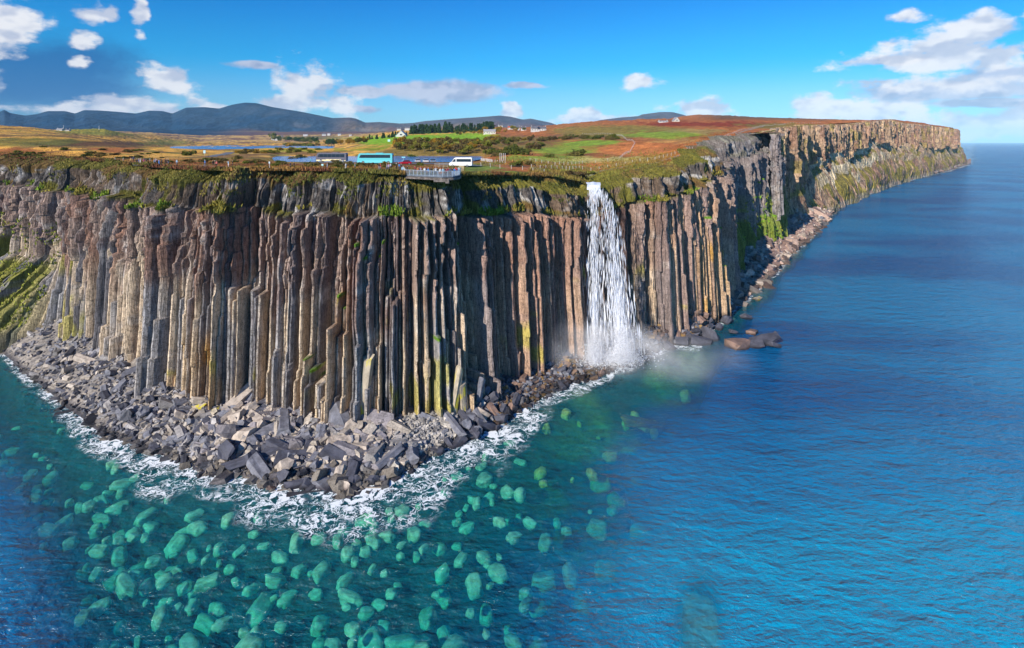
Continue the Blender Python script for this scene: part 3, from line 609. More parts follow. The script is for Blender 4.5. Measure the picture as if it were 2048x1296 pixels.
    va = N('ShaderNodeVolumeAbsorption', t); va.inputs['Color'].default_value = (.02, .86, .84, 1); va.inputs['Density'].default_value = .16
    out = N('ShaderNodeOutputMaterial', t); L(m2.outputs[0], out.inputs[0], t); L(va.outputs[0], out.inputs['Volume'], t)
    return m
def build_sea():
    px = np.unique(np.concatenate([np.arange(-1500, -60, 30.0), np.arange(-60, 2110, 7.0), np.arange(2110, 3600, 30.0)]))
    d = np.exp(np.linspace(math.log(14), math.log(25000), 400))
    P, D = np.meshgrid(px, d); X = PX(P, D)
    sd_ = shore_d(P); k = np.interp(P, [-900, 1440, 1640, 1944], [1, .8, .45, .15]); o = (sd_ - D) * k
    o = np.where(P > 1935, np.maximum(o, (P - 1935) * .9), o)
    dp = np.interp(P, [-600, -100, 200, 900, 1100, 1350, 1600, 1900], [56, 60, 66, 68, 60, 38, 16, 12])
    o2 = o * (.75 + .5 * fbm(X / 30, D / 30, o=3, seed=311)) + 26 * (fbm(X / 22, D / 22, o=3, seed=312) - .5); deep = sm(o2, dp * .05, dp * 1.9)
    deep = np.maximum(deep, .0); big_rock = np.clip(1.6 * bell(P, 1400, 50) * bell(D, 74, 8), 0, 1); deep = deep * (1 - .55 * big_rock)
    fw = np.interp(P, [-600, 0, 150, 400, 700, 1000, 1120, 1180, 1280, 1440, 1560, 1640, 1944], [5, 5, 10, 11, 12, 14, 8, 5, 5, 8, 8, 6, 7]) * (.25 + 1.4 * fbm(X / 9, D / 9, o=3, seed=300))
    foam = np.clip(1.15 - np.abs(o - .12 * fw) / fw, 0, 1.1) * (o > -6)
    foam = np.where((o > -6) & ~((P > 1930) & (D > 1650)), foam, 0)
    n = len(px); top = np.stack([X, D, 0 * X], -1).reshape(-1, 3)
    nr = len(d); Vb = top.copy(); Vb[:, 2] = -28
    ft = grid_faces(nr, n)[:, ::1]; fb = grid_faces(nr, n)[:, ::-1] + len(top)
    def side(idx, fl):
        a, b = idx[:-1], idx[1:]; q = np.stack([a, b, b + len(top), a + len(top)], -1); return q[:, ::-1] if fl else q
    i = np.arange(nr * n).reshape(nr, n)
    Fc = np.concatenate([ft, fb, side(i[0], True), side(i[-1], False), side(i[:, 0], False), side(i[:, -1], True)])
    V = np.concatenate([top, Vb]); z = np.zeros(len(top))
    me = mesh_np('sea', V, Fc, attrs={'sand': np.concatenate([(sm(fbm(X / 60, D / 40, o=3, seed=320) * .5 + .5 * (1 - sm(D, 75, 125)) , .42, .72) * sm(P, 900, 1500) * (1 - sm(D, 100, 150))).ravel(), z]), 'deep': np.concatenate([deep.ravel(), z]), 'foam': np.concatenate([foam.ravel(), z])}, smooth=False)
    struct(obj('sea', me, sea_material()))
build_sea()

# lochs
def loch_mat():
    m = bpy.data.materials.new('loch_water'); m.use_nodes = True; t = m.node_tree; b = t.nodes['Principled BSDF']
    b.inputs['Base Color'].default_value = (.004, .20, .62, 1); b.inputs['Roughness'].default_value = .12
    g = N('ShaderNodeNewGeometry', t); n = N('ShaderNodeTexNoise', t); n.inputs['Scale'].default_value = .5; n.inputs['Detail'].default_value = 4; L(g.outputs['Position'], n.inputs['Vector'], t)
    bp = N('ShaderNodeBump', t); bp.inputs['Strength'].default_value = .5; bp.inputs['Distance'].default_value = .3; L(n.outputs[0], bp.inputs['Height'], t); L(bp.outputs[0], b.inputs['Normal'], t)
    return m
M_LOCH = loch_mat()
def loch(name, poly):
    bm = bmesh.new(); vs = [bm.verts.new((PX(p, d), d, 54.05)) for p, d in poly]; bm.faces.new(vs)
    struct(bm_obj(name, bm, M_LOCH))
loch('pond', [(545, 222), (930, 222), (990, 300), (990, 355), (545, 355)])
loch('loch', [(340, 385), (690, 385), (690, 2100), (340, 2100)])
# ------------------------------------------------------------ rocks
def rock_template(kind, r):
    bm = bmesh.new()
    if kind == 'prism':      # a broken length of column
        n = int(r.integers(5, 7)); ln = r.uniform(1.3, 2.6) / 2; a0 = r.uniform(0, 6)
        ang = a0 + np.arange(n) * 2 * math.pi / n + r.uniform(-.22, .22, n); rad = r.uniform(.42, .58, n)
        for sx in (-1, 1):
            tx, ty = r.uniform(-.3, .3, 2)
            for a, q in zip(ang, rad):
                y, z = math.cos(a) * q, math.sin(a) * q; bm.verts.new((sx * ln + tx * y + ty * z + r.uniform(-.06, .06), y * r.uniform(.92, 1.05), z))
    elif kind == 'slab':
        for i in range(16):
            v = r.uniform(-1, 1, 3); v = np.sign(v) * np.abs(v) ** .45; bm.verts.new((v[0] * .75, v[1] * .55, v[2] * .28))
    else:
        for i in range(18):
            v = r.normal(0, 1, 3); v /= np.abs(v).max() ** .6 * np.linalg.norm(v) ** .4; bm.verts.new((v[0] * .6, v[1] * .5, v[2] * .45))
    res = bmesh.ops.convex_hull(bm, input=bm.verts); 
    dead = [g for g in res['geom_interior'] if isinstance(g, bmesh.types.BMVert)] + [g for g in res['geom_unused'] if isinstance(g, bmesh.types.BMVert)]
    bmesh.ops.delete(bm, geom=list(set(dead)), context='VERTS')
    bmesh.ops.dissolve_limit(bm, angle_limit=.12, verts=bm.verts, edges=bm.edges)
    bmesh.ops.triangulate(bm, faces=bm.faces)
    bmesh.ops.subdivide_edges(bm, edges=bm.edges[:], cuts=1, use_grid_fill=True)
    for v in bm.verts: v.co += Vector(r.normal(0, .016, 3)); v.co *= 1 - .06 * float(r.uniform() < .15)
    bmesh.ops.triangulate(bm, faces=bm.faces)
    return bm
rr = np.random.default_rng(55)
TEMPL = [(k, rock_template(k, rr)) for k in ['prism'] * 7 + ['block'] * 6 + ['slab'] * 3]
T_ARR = [(np.array([v.co[:] for v in bm.verts]), np.array([[v.index for v in f.verts] for f in (bm.faces.index_update() or bm.faces)])) for k, bm in TEMPL]
for k, bm in TEMPL: bm.verts.index_update()
T_ARR = []
for k, bm in TEMPL:
    bm.verts.ensure_lookup_table(); bm.faces.ensure_lookup_table()
    T_ARR.append((np.array([v.co[:] for v in bm.verts]), np.array([[v.index for v in f.verts] for f in bm.faces])))
def rockmat(name, col, yellow=0.0, wetline=False):
    m = bpy.data.materials.new(name); m.use_nodes = True; t = m.node_tree; b = t.nodes['Principled BSDF']; b.inputs['Roughness'].default_value = .78
    g = N('ShaderNodeTexCoord', t); o = g.outputs['Object']; oi = N('ShaderNodeObjectInfo', t)
    v = VM('ADD', o, None, t); L(VM('MULTIPLY', oi.outputs['Location'], (.37, .53, .71), t), v.node.inputs[1], t)
    n1 = N('ShaderNodeTexNoise', t); n1.inputs['Scale'].default_value = 2.2; n1.inputs['Detail'].default_value = 7; n1.inputs['Roughness'].default_value = .7; L(v, n1.inputs['Vector'], t)
    f = SS(n1.outputs[0], .34, .66, t, .62, 1.35); c = MIXC(1.0, col, f, t, 'MULTIPLY')
    n2 = N('ShaderNodeTexNoise', t); n2.inputs['Scale'].default_value = 1.1; n2.inputs['Detail'].default_value = 4; L(v, n2.inputs['Vector'], t)
    if yellow: c = MIXC(SS(n2.outputs[0], .62 - yellow * .3, .70 - yellow * .25, t), c, (.50, .42, .03), t)
    if wetline:
        gp = N('ShaderNodeNewGeometry', t); s = N('ShaderNodeSeparateXYZ', t); L(gp.outputs['Position'], s.inputs[0], t)
        c = MIXC(SS(s.outputs[2], .2, 1.0, t), MIXC(1.0, c, (.28, .25, .27), t, 'MULTIPLY'), c, t)
    L(c, b.inputs['Base Color'], t)
    bp = N('ShaderNodeBump', t); bp.inputs['Strength'].default_value = .7; bp.inputs['Distance'].default_value = .12; L(n1.outputs[0], bp.inputs['Height'], t); L(bp.outputs[0], b.inputs['Normal'], t)
    return m
RM = {'pale': rockmat('rock_pale', (.36, .30, .25), wetline=True), 'grey': rockmat('rock_grey', (.15, .15, .175), wetline=True), 'dark': rockmat('rock_dark', (.06, .06, .08), wetline=True),
      'brown': rockmat('rock_brown', (.20, .125, .095), wetline=True), 'lichen': rockmat('rock_lichen', (.36, .30, .22), yellow=.45, wetline=True), 'ochre': rockmat('rock_ochre', (.42, .38, .08)), 'sunk': rockmat('rock_sunk', (.30, .52, .30))}
RME = {}
def rmesh(i, mk):
    if (i, mk) not in RME:
        me = bpy.data.meshes.new('boulder'); TEMPL[i][1].to_mesh(me); me.materials.append(RM[mk]); RME[(i, mk)] = me
    return RME[(i, mk)]
def rot_rand(r, flat=.5):
    return Euler((r.uniform(-flat, flat), r.uniform(-flat, flat), r.uniform(0, 6.28)))
def put_rock(name, i, mk, loc, size, rot, label, cat='boulder', group=None, sc=(1, 1, 1)):
    o = bpy.data.objects.new(name, rmesh(i, mk)); C.objects.link(o); o.location = loc; o.rotation_euler = rot
    o.scale = (size * sc[0], size * sc[1], size * sc[2]); tag(o, label, cat, group); return o
COLN = {'pale': 'pale sunlit', 'grey': 'grey', 'dark': 'dark wet', 'brown': 'brown', 'lichen': 'yellow lichened'}
SHN = {'prism': 'column-shaped', 'block': 'blocky', 'slab': 'slab-like'}
def zone(px):
    for lim, t in ((250, 'below the grassy slope'), (430, 'left of the big pile'), (620, 'in the left pile'),
                   (800, 'in the right pile'), (960, 'beside the shingle patch'), (1160, 'on the narrow shore'), (1290, 'under the waterfall'), (1460, 'below the right buttress')):
        if px < lim: return t
    return 'on the far shore'
# individual boulders: candidates, biggest first, kept apart
def size_at(px, t, r):
    base = .68 * np.interp(px, [-60, 100, 250, 400, 470, 700, 800, 860, 960, 1100, 1290, 1330, 1440], [.8, 1.0, 1.25, 1.35, 2.1, 2.2, 1.5, 1.4, 1.9, 1.1, 1.2, 1.9, 1.7])
    return base * r.lognormal(0, .32)
r = np.random.default_rng(99); placed = []; count = 0
def beach_pt(px, t):
    w = wall_d(px) - 1.0; s = shore_d(px); d = s + (w - s) * t
    return PX(px, d), d, float(beach_z(np.array([px]), np.array([d]))[0])
cand = []
while len(cand) < 3400:
    px = r.uniform(-60, 1445); t = r.uniform(-.10, .98)
    if 1165 < px < 1300 and t > .85: continue
    if 760 < px < 930 and t > .35 and r.uniform() < .95: continue
    cand.append((size_at(px, t, r), px, t))
cand.sort(reverse=True)
for sz, px, t in cand:
    if count >= 272: break
    x, y, z = beach_pt(px, t)
    if any((x - q[0]) ** 2 + (y - q[1]) ** 2 < (.42 * (sz + q[2])) ** 2 for q in placed): continue
    k = int(r.choice(16, p=[.09] * 7 + [.05] * 6 + [.07 / 3] * 3)); kind = TEMPL[k][0]
    if t < .0: mk = r.choice(['dark', 'brown'], p=[.9, .1])
    elif px < 430: mk = r.choice(['grey', 'dark', 'pale'], p=[.5, .32, .18])
    elif px < 960: mk = r.choice(['pale', 'grey', 'brown'], p=[.66, .29, .05]) if t > .4 else r.choice(['grey', 'dark', 'pale'], p=[.45, .35, .2])
    else: mk = r.choice(['dark', 'brown', 'grey'], p=[.45, .35, .2])
    if (px < 440 and px > 370 and t > .7 and r.uniform() < .4): mk = 'lichen'
    lift = max(0, .35 * sz * r.uniform(.2, 1.0)); pile = 1.6 * float(bell(px, 620, 170)) * float(bell(t, .6, .35))
    sname = 'large' if sz > 2.6 else 'middle-sized' if sz > 1.8 else 'small'
    lab = f'{sname} {COLN[mk]} {SHN[kind]} boulder {"awash " if t < .05 else ""}{zone(px)}'
    put_rock('boulder', k, str(mk), (x, y, z + lift * .5 + pile * r.uniform(.2, 1)), sz * 1.06, rot_rand(r, .8), lab, 'boulder', 'boulders tumbled along the foot of the cliff')
    placed.append((x, y, sz)); count += 1
# rocks standing in the sea on the right
def sea_rock(px, py, z, size, k, rot, label, mk='brown', sc=(1, 1, 1)):
    d = (H - z) / (py - HY) * F; return put_rock('sea_rock', k, mk, (PX(px, d), d, z), size, rot, label, 'rock', None, sc)
sea_rock(1422, 672, .8, 6.2, 9, (.35, -.35, 2.2), 'big pointed dark boulder leaning into the sea off the buttress', 'dark', (1.1, .7, .8))
sea_rock(1455, 642, .5, 4.6, 10, (.2, .3, .8), 'pyramid-shaped brown rock standing in the sea by the buttress corner', 'dark', (1, .8, .9))
sea_rock(1491, 635, .3, 3.8, 8, (.2, .1, 2.1), 'small round rock in the sea right of the pyramid-shaped rock', 'dark', (1, .8, .8))
sea_rock(1481, 694, .1, 5.8, 13, (.12, .1, .3), 'flat low brown rock awash nearest the mist', 'brown', (1, .9, 1.2))
sea_rock(1531, 685, .15, 6.2, 14, (.15, -.1, .1), 'long flat brown rock farthest out in the foam', 'dark', (1, .8, 1.3))
sea_rock(1503, 665, .0, 4.0, 15, (.1, .1, .9), 'low rock awash behind the two flat rocks', 'brown', (1, .9, 1))
sea_rock(1515, 599, .1, 3.0, 14, (.1, 0, .5), 'lone low ochre rock off the pink scree', 'lichen', (1, .8, 1))
for i_, (px, py, sz_, k_, mk_, lab_) in enumerate(((1398, 684, 3.6, 2, 'dark', 'dark angular block wedged left of the big pointed rock'), (1376, 678, 3.2, 8, 'grey', 'grey block second left of the big pointed rock'), (1352, 684, 3.4, 4, 'dark', 'dark tilted block third left of the big pointed rock'),
        (1437, 655, 2.8, 11, 'dark', 'small dark block between the big pointed rock and the pyramid-shaped rock'), (1330, 690, 3.0, 1, 'dark', 'dark block at the water nearest the mist below the buttress'), (1548, 690, 2.6, 15, 'dark', 'small dark ledge at the outer end of the long flat rock'), (1466, 664, 2.4, 13, 'dark', 'low dark rock just below the pyramid-shaped rock'), (1512, 690, 3.4, 14, 'dark', 'dark shelf joining the two flat rocks in the foam'))):
    sea_rock(px, py, .5, sz_, k_, (.3 * (-1) ** i_, .25, 1.3 * i_), lab_, mk_)
# column stumps standing or leaning against the cliff
def pillar(px, t, ht, w, lean, label, mk='lichen'):
    x, y, z = beach_pt(px, t); o = put_rock('basalt_pillar', int(pil_k()), mk, (x, y, z + ht * .45), 1, (lean[0], -math.pi / 2 + lean[1], .3), label, 'pillar', None, (ht / 2.0, w, w)); return o
_pk = iter([0, 2, 4, 1, 3, 5, 0, 2, 4]); pil_k = lambda: next(_pk)
pillar(728, .92, 13, 2.6, (.0, .12), 'tall leaning pillar with yellow lichened cap against the cliff left of the shingle')
pillar(672, .93, 12, 2.2, (.1, -.08), 'slender yellow lichened pillar against the cliff above the pale boulder pile')
pillar(911, .82, 9.5, 1.9, (.0, .16), 'left one of two yellow lichened pillars right of the shingle patch')
pillar(926, .72, 7.0, 2.0, (-.1, -.1), 'shorter right one of two yellow lichened pillars right of the shingle patch')
pillar(560, .94, 4.2, 2.2, (.1, .1), 'short upright grey pillar stump at the back of the boulder pile', 'pale')
pillar(958, .68, 5.5, 1.9, (.15, .2), 'dark upright pillar behind the narrow shore', 'grey')
pillar(1035, .9, 6.0, 1.4, (.0, .05), 'thin brown pillar with ochre top before the dark wall', 'brown')
# long fallen columns
def fallen(px, t, ln, w, yaw, pitch, label, mk, k=1):
    x, y, z = beach_pt(px, t); put_rock('fallen_column', k, mk, (x, y, z + .9), 1, (.3, pitch, yaw), label, 'fallen column', None, (ln / 2.0, w, w))
fallen(780, .22, 8, 1.9, .9, -.22, 'long dark fallen column pointing up from the shingle', 'grey', 3)
fallen(905, .40, 8, 1.7, -.95, .2, 'left one of three parallel fallen columns right of the shingle', 'grey', 1)
fallen(932, .38, 9, 1.7, -1.0, .22, 'middle one of three parallel fallen columns right of the shingle', 'dark', 5)
fallen(952, .42, 8, 1.6, -1.05, .2, 'right one of three parallel fallen columns right of the shingle', 'grey', 2)
fallen(512, .16, 9, 2.0, .5, -.1, 'long dark fallen column lying along the front of the pile', 'dark', 4)
fallen(458, .70, 6, 1.8, 1.2, -.25, 'pale fallen column pitched up at the pile left end', 'pale', 0)
fallen(590, .52, 6, 2.0, -.6, .12, 'pale fallen column across the centre of the pile', 'pale', 6)
fallen(662, .36, 5.4, 1.8, 1.9, -.1, 'pale blunt fallen column end-on near the pile front', 'pale', 2)
# everything smaller
def scatter_rocks(name, pts, sizes, cols, kinds, rg, flat=.5):
    order = np.argsort(kinds); pts, sizes, cols, kinds = pts[order], sizes[order], cols[order], kinds[order]
    VV, FF, CCc = [], [], []; base = 0
    for k in np.unique(kinds):
        m = kinds == k; tv, tf = T_ARR[k]; n = int(m.sum()); p = pts[m]; s = sizes[m]; c = cols[m]
        a, b, g = rg.uniform(-flat, flat, n), rg.uniform(-flat, flat, n), rg.uniform(0, 6.283, n)
        ca, sa, cb_, sb, cg_, sg = np.cos(a), np.sin(a), np.cos(b), np.sin(b), np.cos(g), np.sin(g)
        v = tv[None] * s[:, None, None] * rg.uniform(.75, 1.2, (n, 1, 3))
        x, y, z = v[..., 0], v[..., 1], v[..., 2]
        y, z = y * ca[:, None] - z * sa[:, None], y * sa[:, None] + z * ca[:, None]
        x, z = x * cb_[:, None] + z * sb[:, None], -x * sb[:, None] + z * cb_[:, None]
        x, y = x * cg_[:, None] - y * sg[:, None], x * sg[:, None] + y * cg_[:, None]
        v = np.stack([x, y, z], -1) + p[:, None]
        VV.append(v.reshape(-1, 3)); FF.append((tf[None] + (np.arange(n) * len(tv))[:, None, None] + base).reshape(-1, 3)); CCc.append(np.repeat(c, len(tv), 0)); base += n * len(tv)
    return mesh_np(name, np.concatenate(VV), np.concatenate(FF), np.concatenate(CCc))
def beach_cloud(n, p0, p1, t0, t1, s0, sig, palette, rg, zoff=0.0, avoid=None):
    px = rg.uniform(p0, p1, n); t = rg.uniform(t0, t1, n); w = wall_d(px) - .5; s = shore_d(px); d = s + (w - s) * t
    z = beach_z(px, d); X = PX(px, d); sz = s0 * rg.lognormal(0, sig, n)
    pile = 1.8 * bell(px, 620, 190) * bell(t, .6, .4) * rg.uniform(0, 1, n)
    col = np.array(palette)[rg.integers(0, len(palette), n)] * rg.uniform(.7, 1.25, (n, 1))
    col = np.where((z < .7)[:, None], col * .4, col)
    return np.stack([X, d, z + .12 * sz + pile + zoff], -1), sz, col
rg = np.random.default_rng(5)
PALE = [(.36, .31, .26), (.27, .25, .24), (.20, .18, .19), (.40, .34, .28)]; DARKP = [(.08, .08, .10), (.14, .14, .16), (.055, .055, .07), (.22, .21, .22)]; BRN = [(.12, .08, .065), (.20, .13, .09), (.07, .05, .05), (.24, .15, .06)]
PINK = [(.36, .25, .20), (.30, .20, .165), (.42, .34, .28), (.22, .15, .13)]
parts_ = [beach_cloud(3600, -60, 440, -.15, 1, .62, .42, DARKP + PALE[:2], rg), beach_cloud(3800, 400, 800, -.12, 1, .80, .42, PALE + DARKP[:1], rg), beach_cloud(2600, 740, 960, .0, 1, .42, .45, [(.42, .38, .33), (.30, .28, .27), (.2, .19, .19)], rg),
          beach_cloud(2200, 940, 1190, -.2, 1, .55, .42, BRN + DARKP, rg), beach_cloud(700, 1180, 1300, -.3, .9, .7, .4, BRN, rg), beach_cloud(500, 1290, 1440, -.1, 1, 1.0, .4, BRN + DARKP, rg)]
P_ = np.concatenate([q[0] for q in parts_]); S_ = np.concatenate([q[1] for q in parts_]); C_ = np.concatenate([q[2] for q in parts_])
stuff(obj('rubble', scatter_rocks('rubble', P_, S_, C_, rg.integers(0, 16, len(P_)), rg), M_ROCKS))
parts_ = [beach_cloud(5200, 1436, 1660, -.10, 1.1, 1.35, .5, PINK, rg), beach_cloud(2200, 1640, 1915, -.1, .9, 1.8, .4, PINK + DARKP, rg)]
P_ = np.concatenate([q[0] for q in parts_]); S_ = np.concatenate([q[1] for q in parts_]); C_ = np.concatenate([q[2] for q in parts_])
stuff(obj('scree', scatter_rocks('scree', P_, S_, C_, rg.integers(0, 16, len(P_)), rg), M_ROCKS))
# sunken boulders, seen through the water
r = np.random.default_rng(17)
big = [(495, 1262, 4.2), (597, 1262, 3.6), (520, 1158, 3.2), (905, 1245, 4.6), (742, 1222, 3.6), (803, 1220, 3.6), (948, 1130, 2.9), (973, 1155, 2.4), (1074, 1222, 3.4), (1090, 1108, 3.0), (1140, 1115, 2.8), (1165, 1140, 3.0),
       (1215, 1080, 3.2), (1278, 1002, 3.0), (1195, 1010, 3.0), (1115, 990, 2.0), (1040, 965, 2.4), (1060, 1010, 1.8), (1000, 1020, 1.8), (935, 1010, 1.8), (880, 1050, 2.0), (560, 1080, 2.0), (600, 1100, 2.0), (330, 1130, 2.2), (415, 1180, 2.2),
       (200, 1220, 2.0), (240, 1170, 2.0), (1315, 870, 2.6), (1290, 835, 2.2), (1270, 810, 2.0), (1370, 770, 3.0), (1345, 930, 2.4), (1440, 880, 2.6), (1500, 770, 2.6), (855, 1165, 2.4), (380, 1245, 2.6), (690, 1120, 2.2), (640, 1190, 2.6), (300, 1020, 2.0), (170, 1080, 2.0), (80, 1200, 2.0)]
pl = []; nsunk = 0
SUNK = []
for q in range(5):
    bm = bmesh.new(); bmesh.ops.create_icosphere(bm, subdivisions=3, radius=.55); o_ = r.uniform(0, 50, 3)
    cs_ = np.array([v.co[:] for v in bm.verts]); n_ = fbm(cs_[:, 0] * 2.2 + o_[0], cs_[:, 1] * 2.2 + o_[1], cs_[:, 2] * 2.2 + o_[2], o=3, seed=q) - .5
    for v, k_ in zip(bm.verts, n_): v.co = Vector([math.copysign(abs(q_ / .55) ** .62 * .5, q_) for q_ in v.co]) * (1 + 1.0 * k_)
    bm.normal_update(); me = bpy.data.meshes.new('sunken_boulder'); bm.to_mesh(me); bm.free(); me.polygons.foreach_set('use_smooth', [True] * len(me.polygons)); me.materials.append(RM['sunk']); SUNK.append(me)
def sink(px, py, sz, first):
    global nsunk
    d = H / (py - HY) * F; x = PX(px, d); z = float(beach_z(np.array([px]), np.array([d]))[0]); top = max(-.9, -4) 
    if z > -.3: return
    if any((x - q[0]) ** 2 + (d - q[1]) ** 2 < (.60 * (.8 * sz + q[2])) ** 2 for q in pl): return
    sz *= .76; zz = min(max(z + .25 * sz, -1.5 - .5 * sz - r.uniform(0, 2.6) ** 1.45), -.72 * sz - .35)
    row = 'just off the foam' if py < 960 else 'in the second band out' if py < 1060 else 'in the third band out' if py < 1160 else 'in the fourth band out' if py < 1230 else 'along the lower edge'
    side_ = 'far left' if px < 250 else 'left' if px < 500 else 'centre' if px < 750 else 'centre right' if px < 1000 else 'right'
    lab = f'{"large" if sz > 2.9 else "smaller"} pale green sunken boulder {row}, {side_}'
    put_rock('sunken_boulder', int(r.integers(7, 13)), 'sunk', (x, d, zz), sz * 1.35, rot_rand(r, .35), lab, 'sunken boulder', 'sunken boulders under the clear water', (r.uniform(.85, 1.5), r.uniform(.65, 1.0), .75)).data = SUNK[int(r.integers(0, 5))]
    if py < 960 and px > 1050: q_ = C.objects[-1]; q_.material_slots[0].link = 'OBJECT'; q_.material_slots[0].material = RM['ochre']; q_['label'] = q_['label'].replace('pale green', 'ochre')
    pl.append((x, d, sz)); nsunk += 1
for b in big: sink(*b, True)
tries = 0
while nsunk < 280 and tries < 6000:
    tries += 1
    px = r.uniform(-20, 1420) if r.uniform() < .88 else r.uniform(1350, 1600); py = r.uniform(800, 1310)
    o = shore_d(px) - H / (py - HY) * F
    if o < 7 or o > 56: continue
    if px > 1000 and r.uniform() < (px - 1000) / 480: continue
    sink(px, py, float(np.clip(r.lognormal(.50, .34), .9, 3.0)), False)
d = 74.5; REEF = put_rock('sunken_reef', 8, 'sunk', (PX(1400, d), d, -2.2), 8.6, (0, 0, 1.35), 'long pale green sunken slab alone at the lower edge right of centre', 'sunken rock', None, (1.5, .62, .35)); REEF.data = SUNK[1]
d = 62 / (833 - HY) * F; put_rock('sunken_reef', 14, 'lichen', (PX(1283, d), d, -1.9), 5.2, (.1, .05, -.5), 'ochre sunken slab in the brown water below the mist', 'sunken rock', None, (1.3, .5, 1))

# ------------------------------------------------------------ waterfall, foam strands in depth
def water_mat():
    m = bpy.data.materials.new('falling_water'); m.use_nodes = True; t = m.node_tree; t.nodes.clear()
    d = N('ShaderNodeBsdfDiffuse', t); d.inputs[0].default_value = (.90, .91, .95, 1); tl = N('ShaderNodeBsdfTranslucent', t); tl.inputs[0].default_value = (.85, .88, .95, 1)
    a = N('ShaderNodeMixShader', t); a.inputs[0].default_value = .35; L(d.outputs[0], a.inputs[1], t); L(tl.outputs[0], a.inputs[2], t)
    tr = N('ShaderNodeBsdfTransparent', t); at_ = N('ShaderNodeAttribute', t); at_.attribute_name = 'alpha'
    g = N('ShaderNodeNewGeometry', t); v = VM('MULTIPLY', g.outputs['Position'], (2.4, 2.4, .13), t); n = N('ShaderNodeTexNoise', t); n.inputs['Scale'].default_value = 1.0; n.inputs['Detail'].default_value = 6; n.inputs['Roughness'].default_value = .7; L(v, n.inputs['Vector'], t)
    f = SS(M('ADD', n.outputs[0], at_.outputs['Fac'], tree=t), .82, 1.26, t)
    x = N('ShaderNodeMixShader', t); L(f, x.inputs[0], t); L(tr.outputs[0], x.inputs[1], t); L(a.outputs[0], x.inputs[2], t)
    o = N('ShaderNodeOutputMaterial', t); L(x.outputs[0], o.inputs[0], t); return m
M_FALL = water_mat()
def fall_edges(h):   # h: 0 at the lip, 1 at the foot; returns left and right bearing
    hs = [0, .04, .12, .25, .45, .7, 1.0]
    return np.interp(h, hs, [1177, 1175, 1174, 1174, 1175, 1176, 1176]), np.interp(h, hs, [1199, 1212, 1226, 1240, 1252, 1270, 1292])
ZT_, ZB_ = 48.6, 3.0
def fall_d(h): return 166 - 4.5 * np.sqrt(np.clip(h, 0, 1)) 
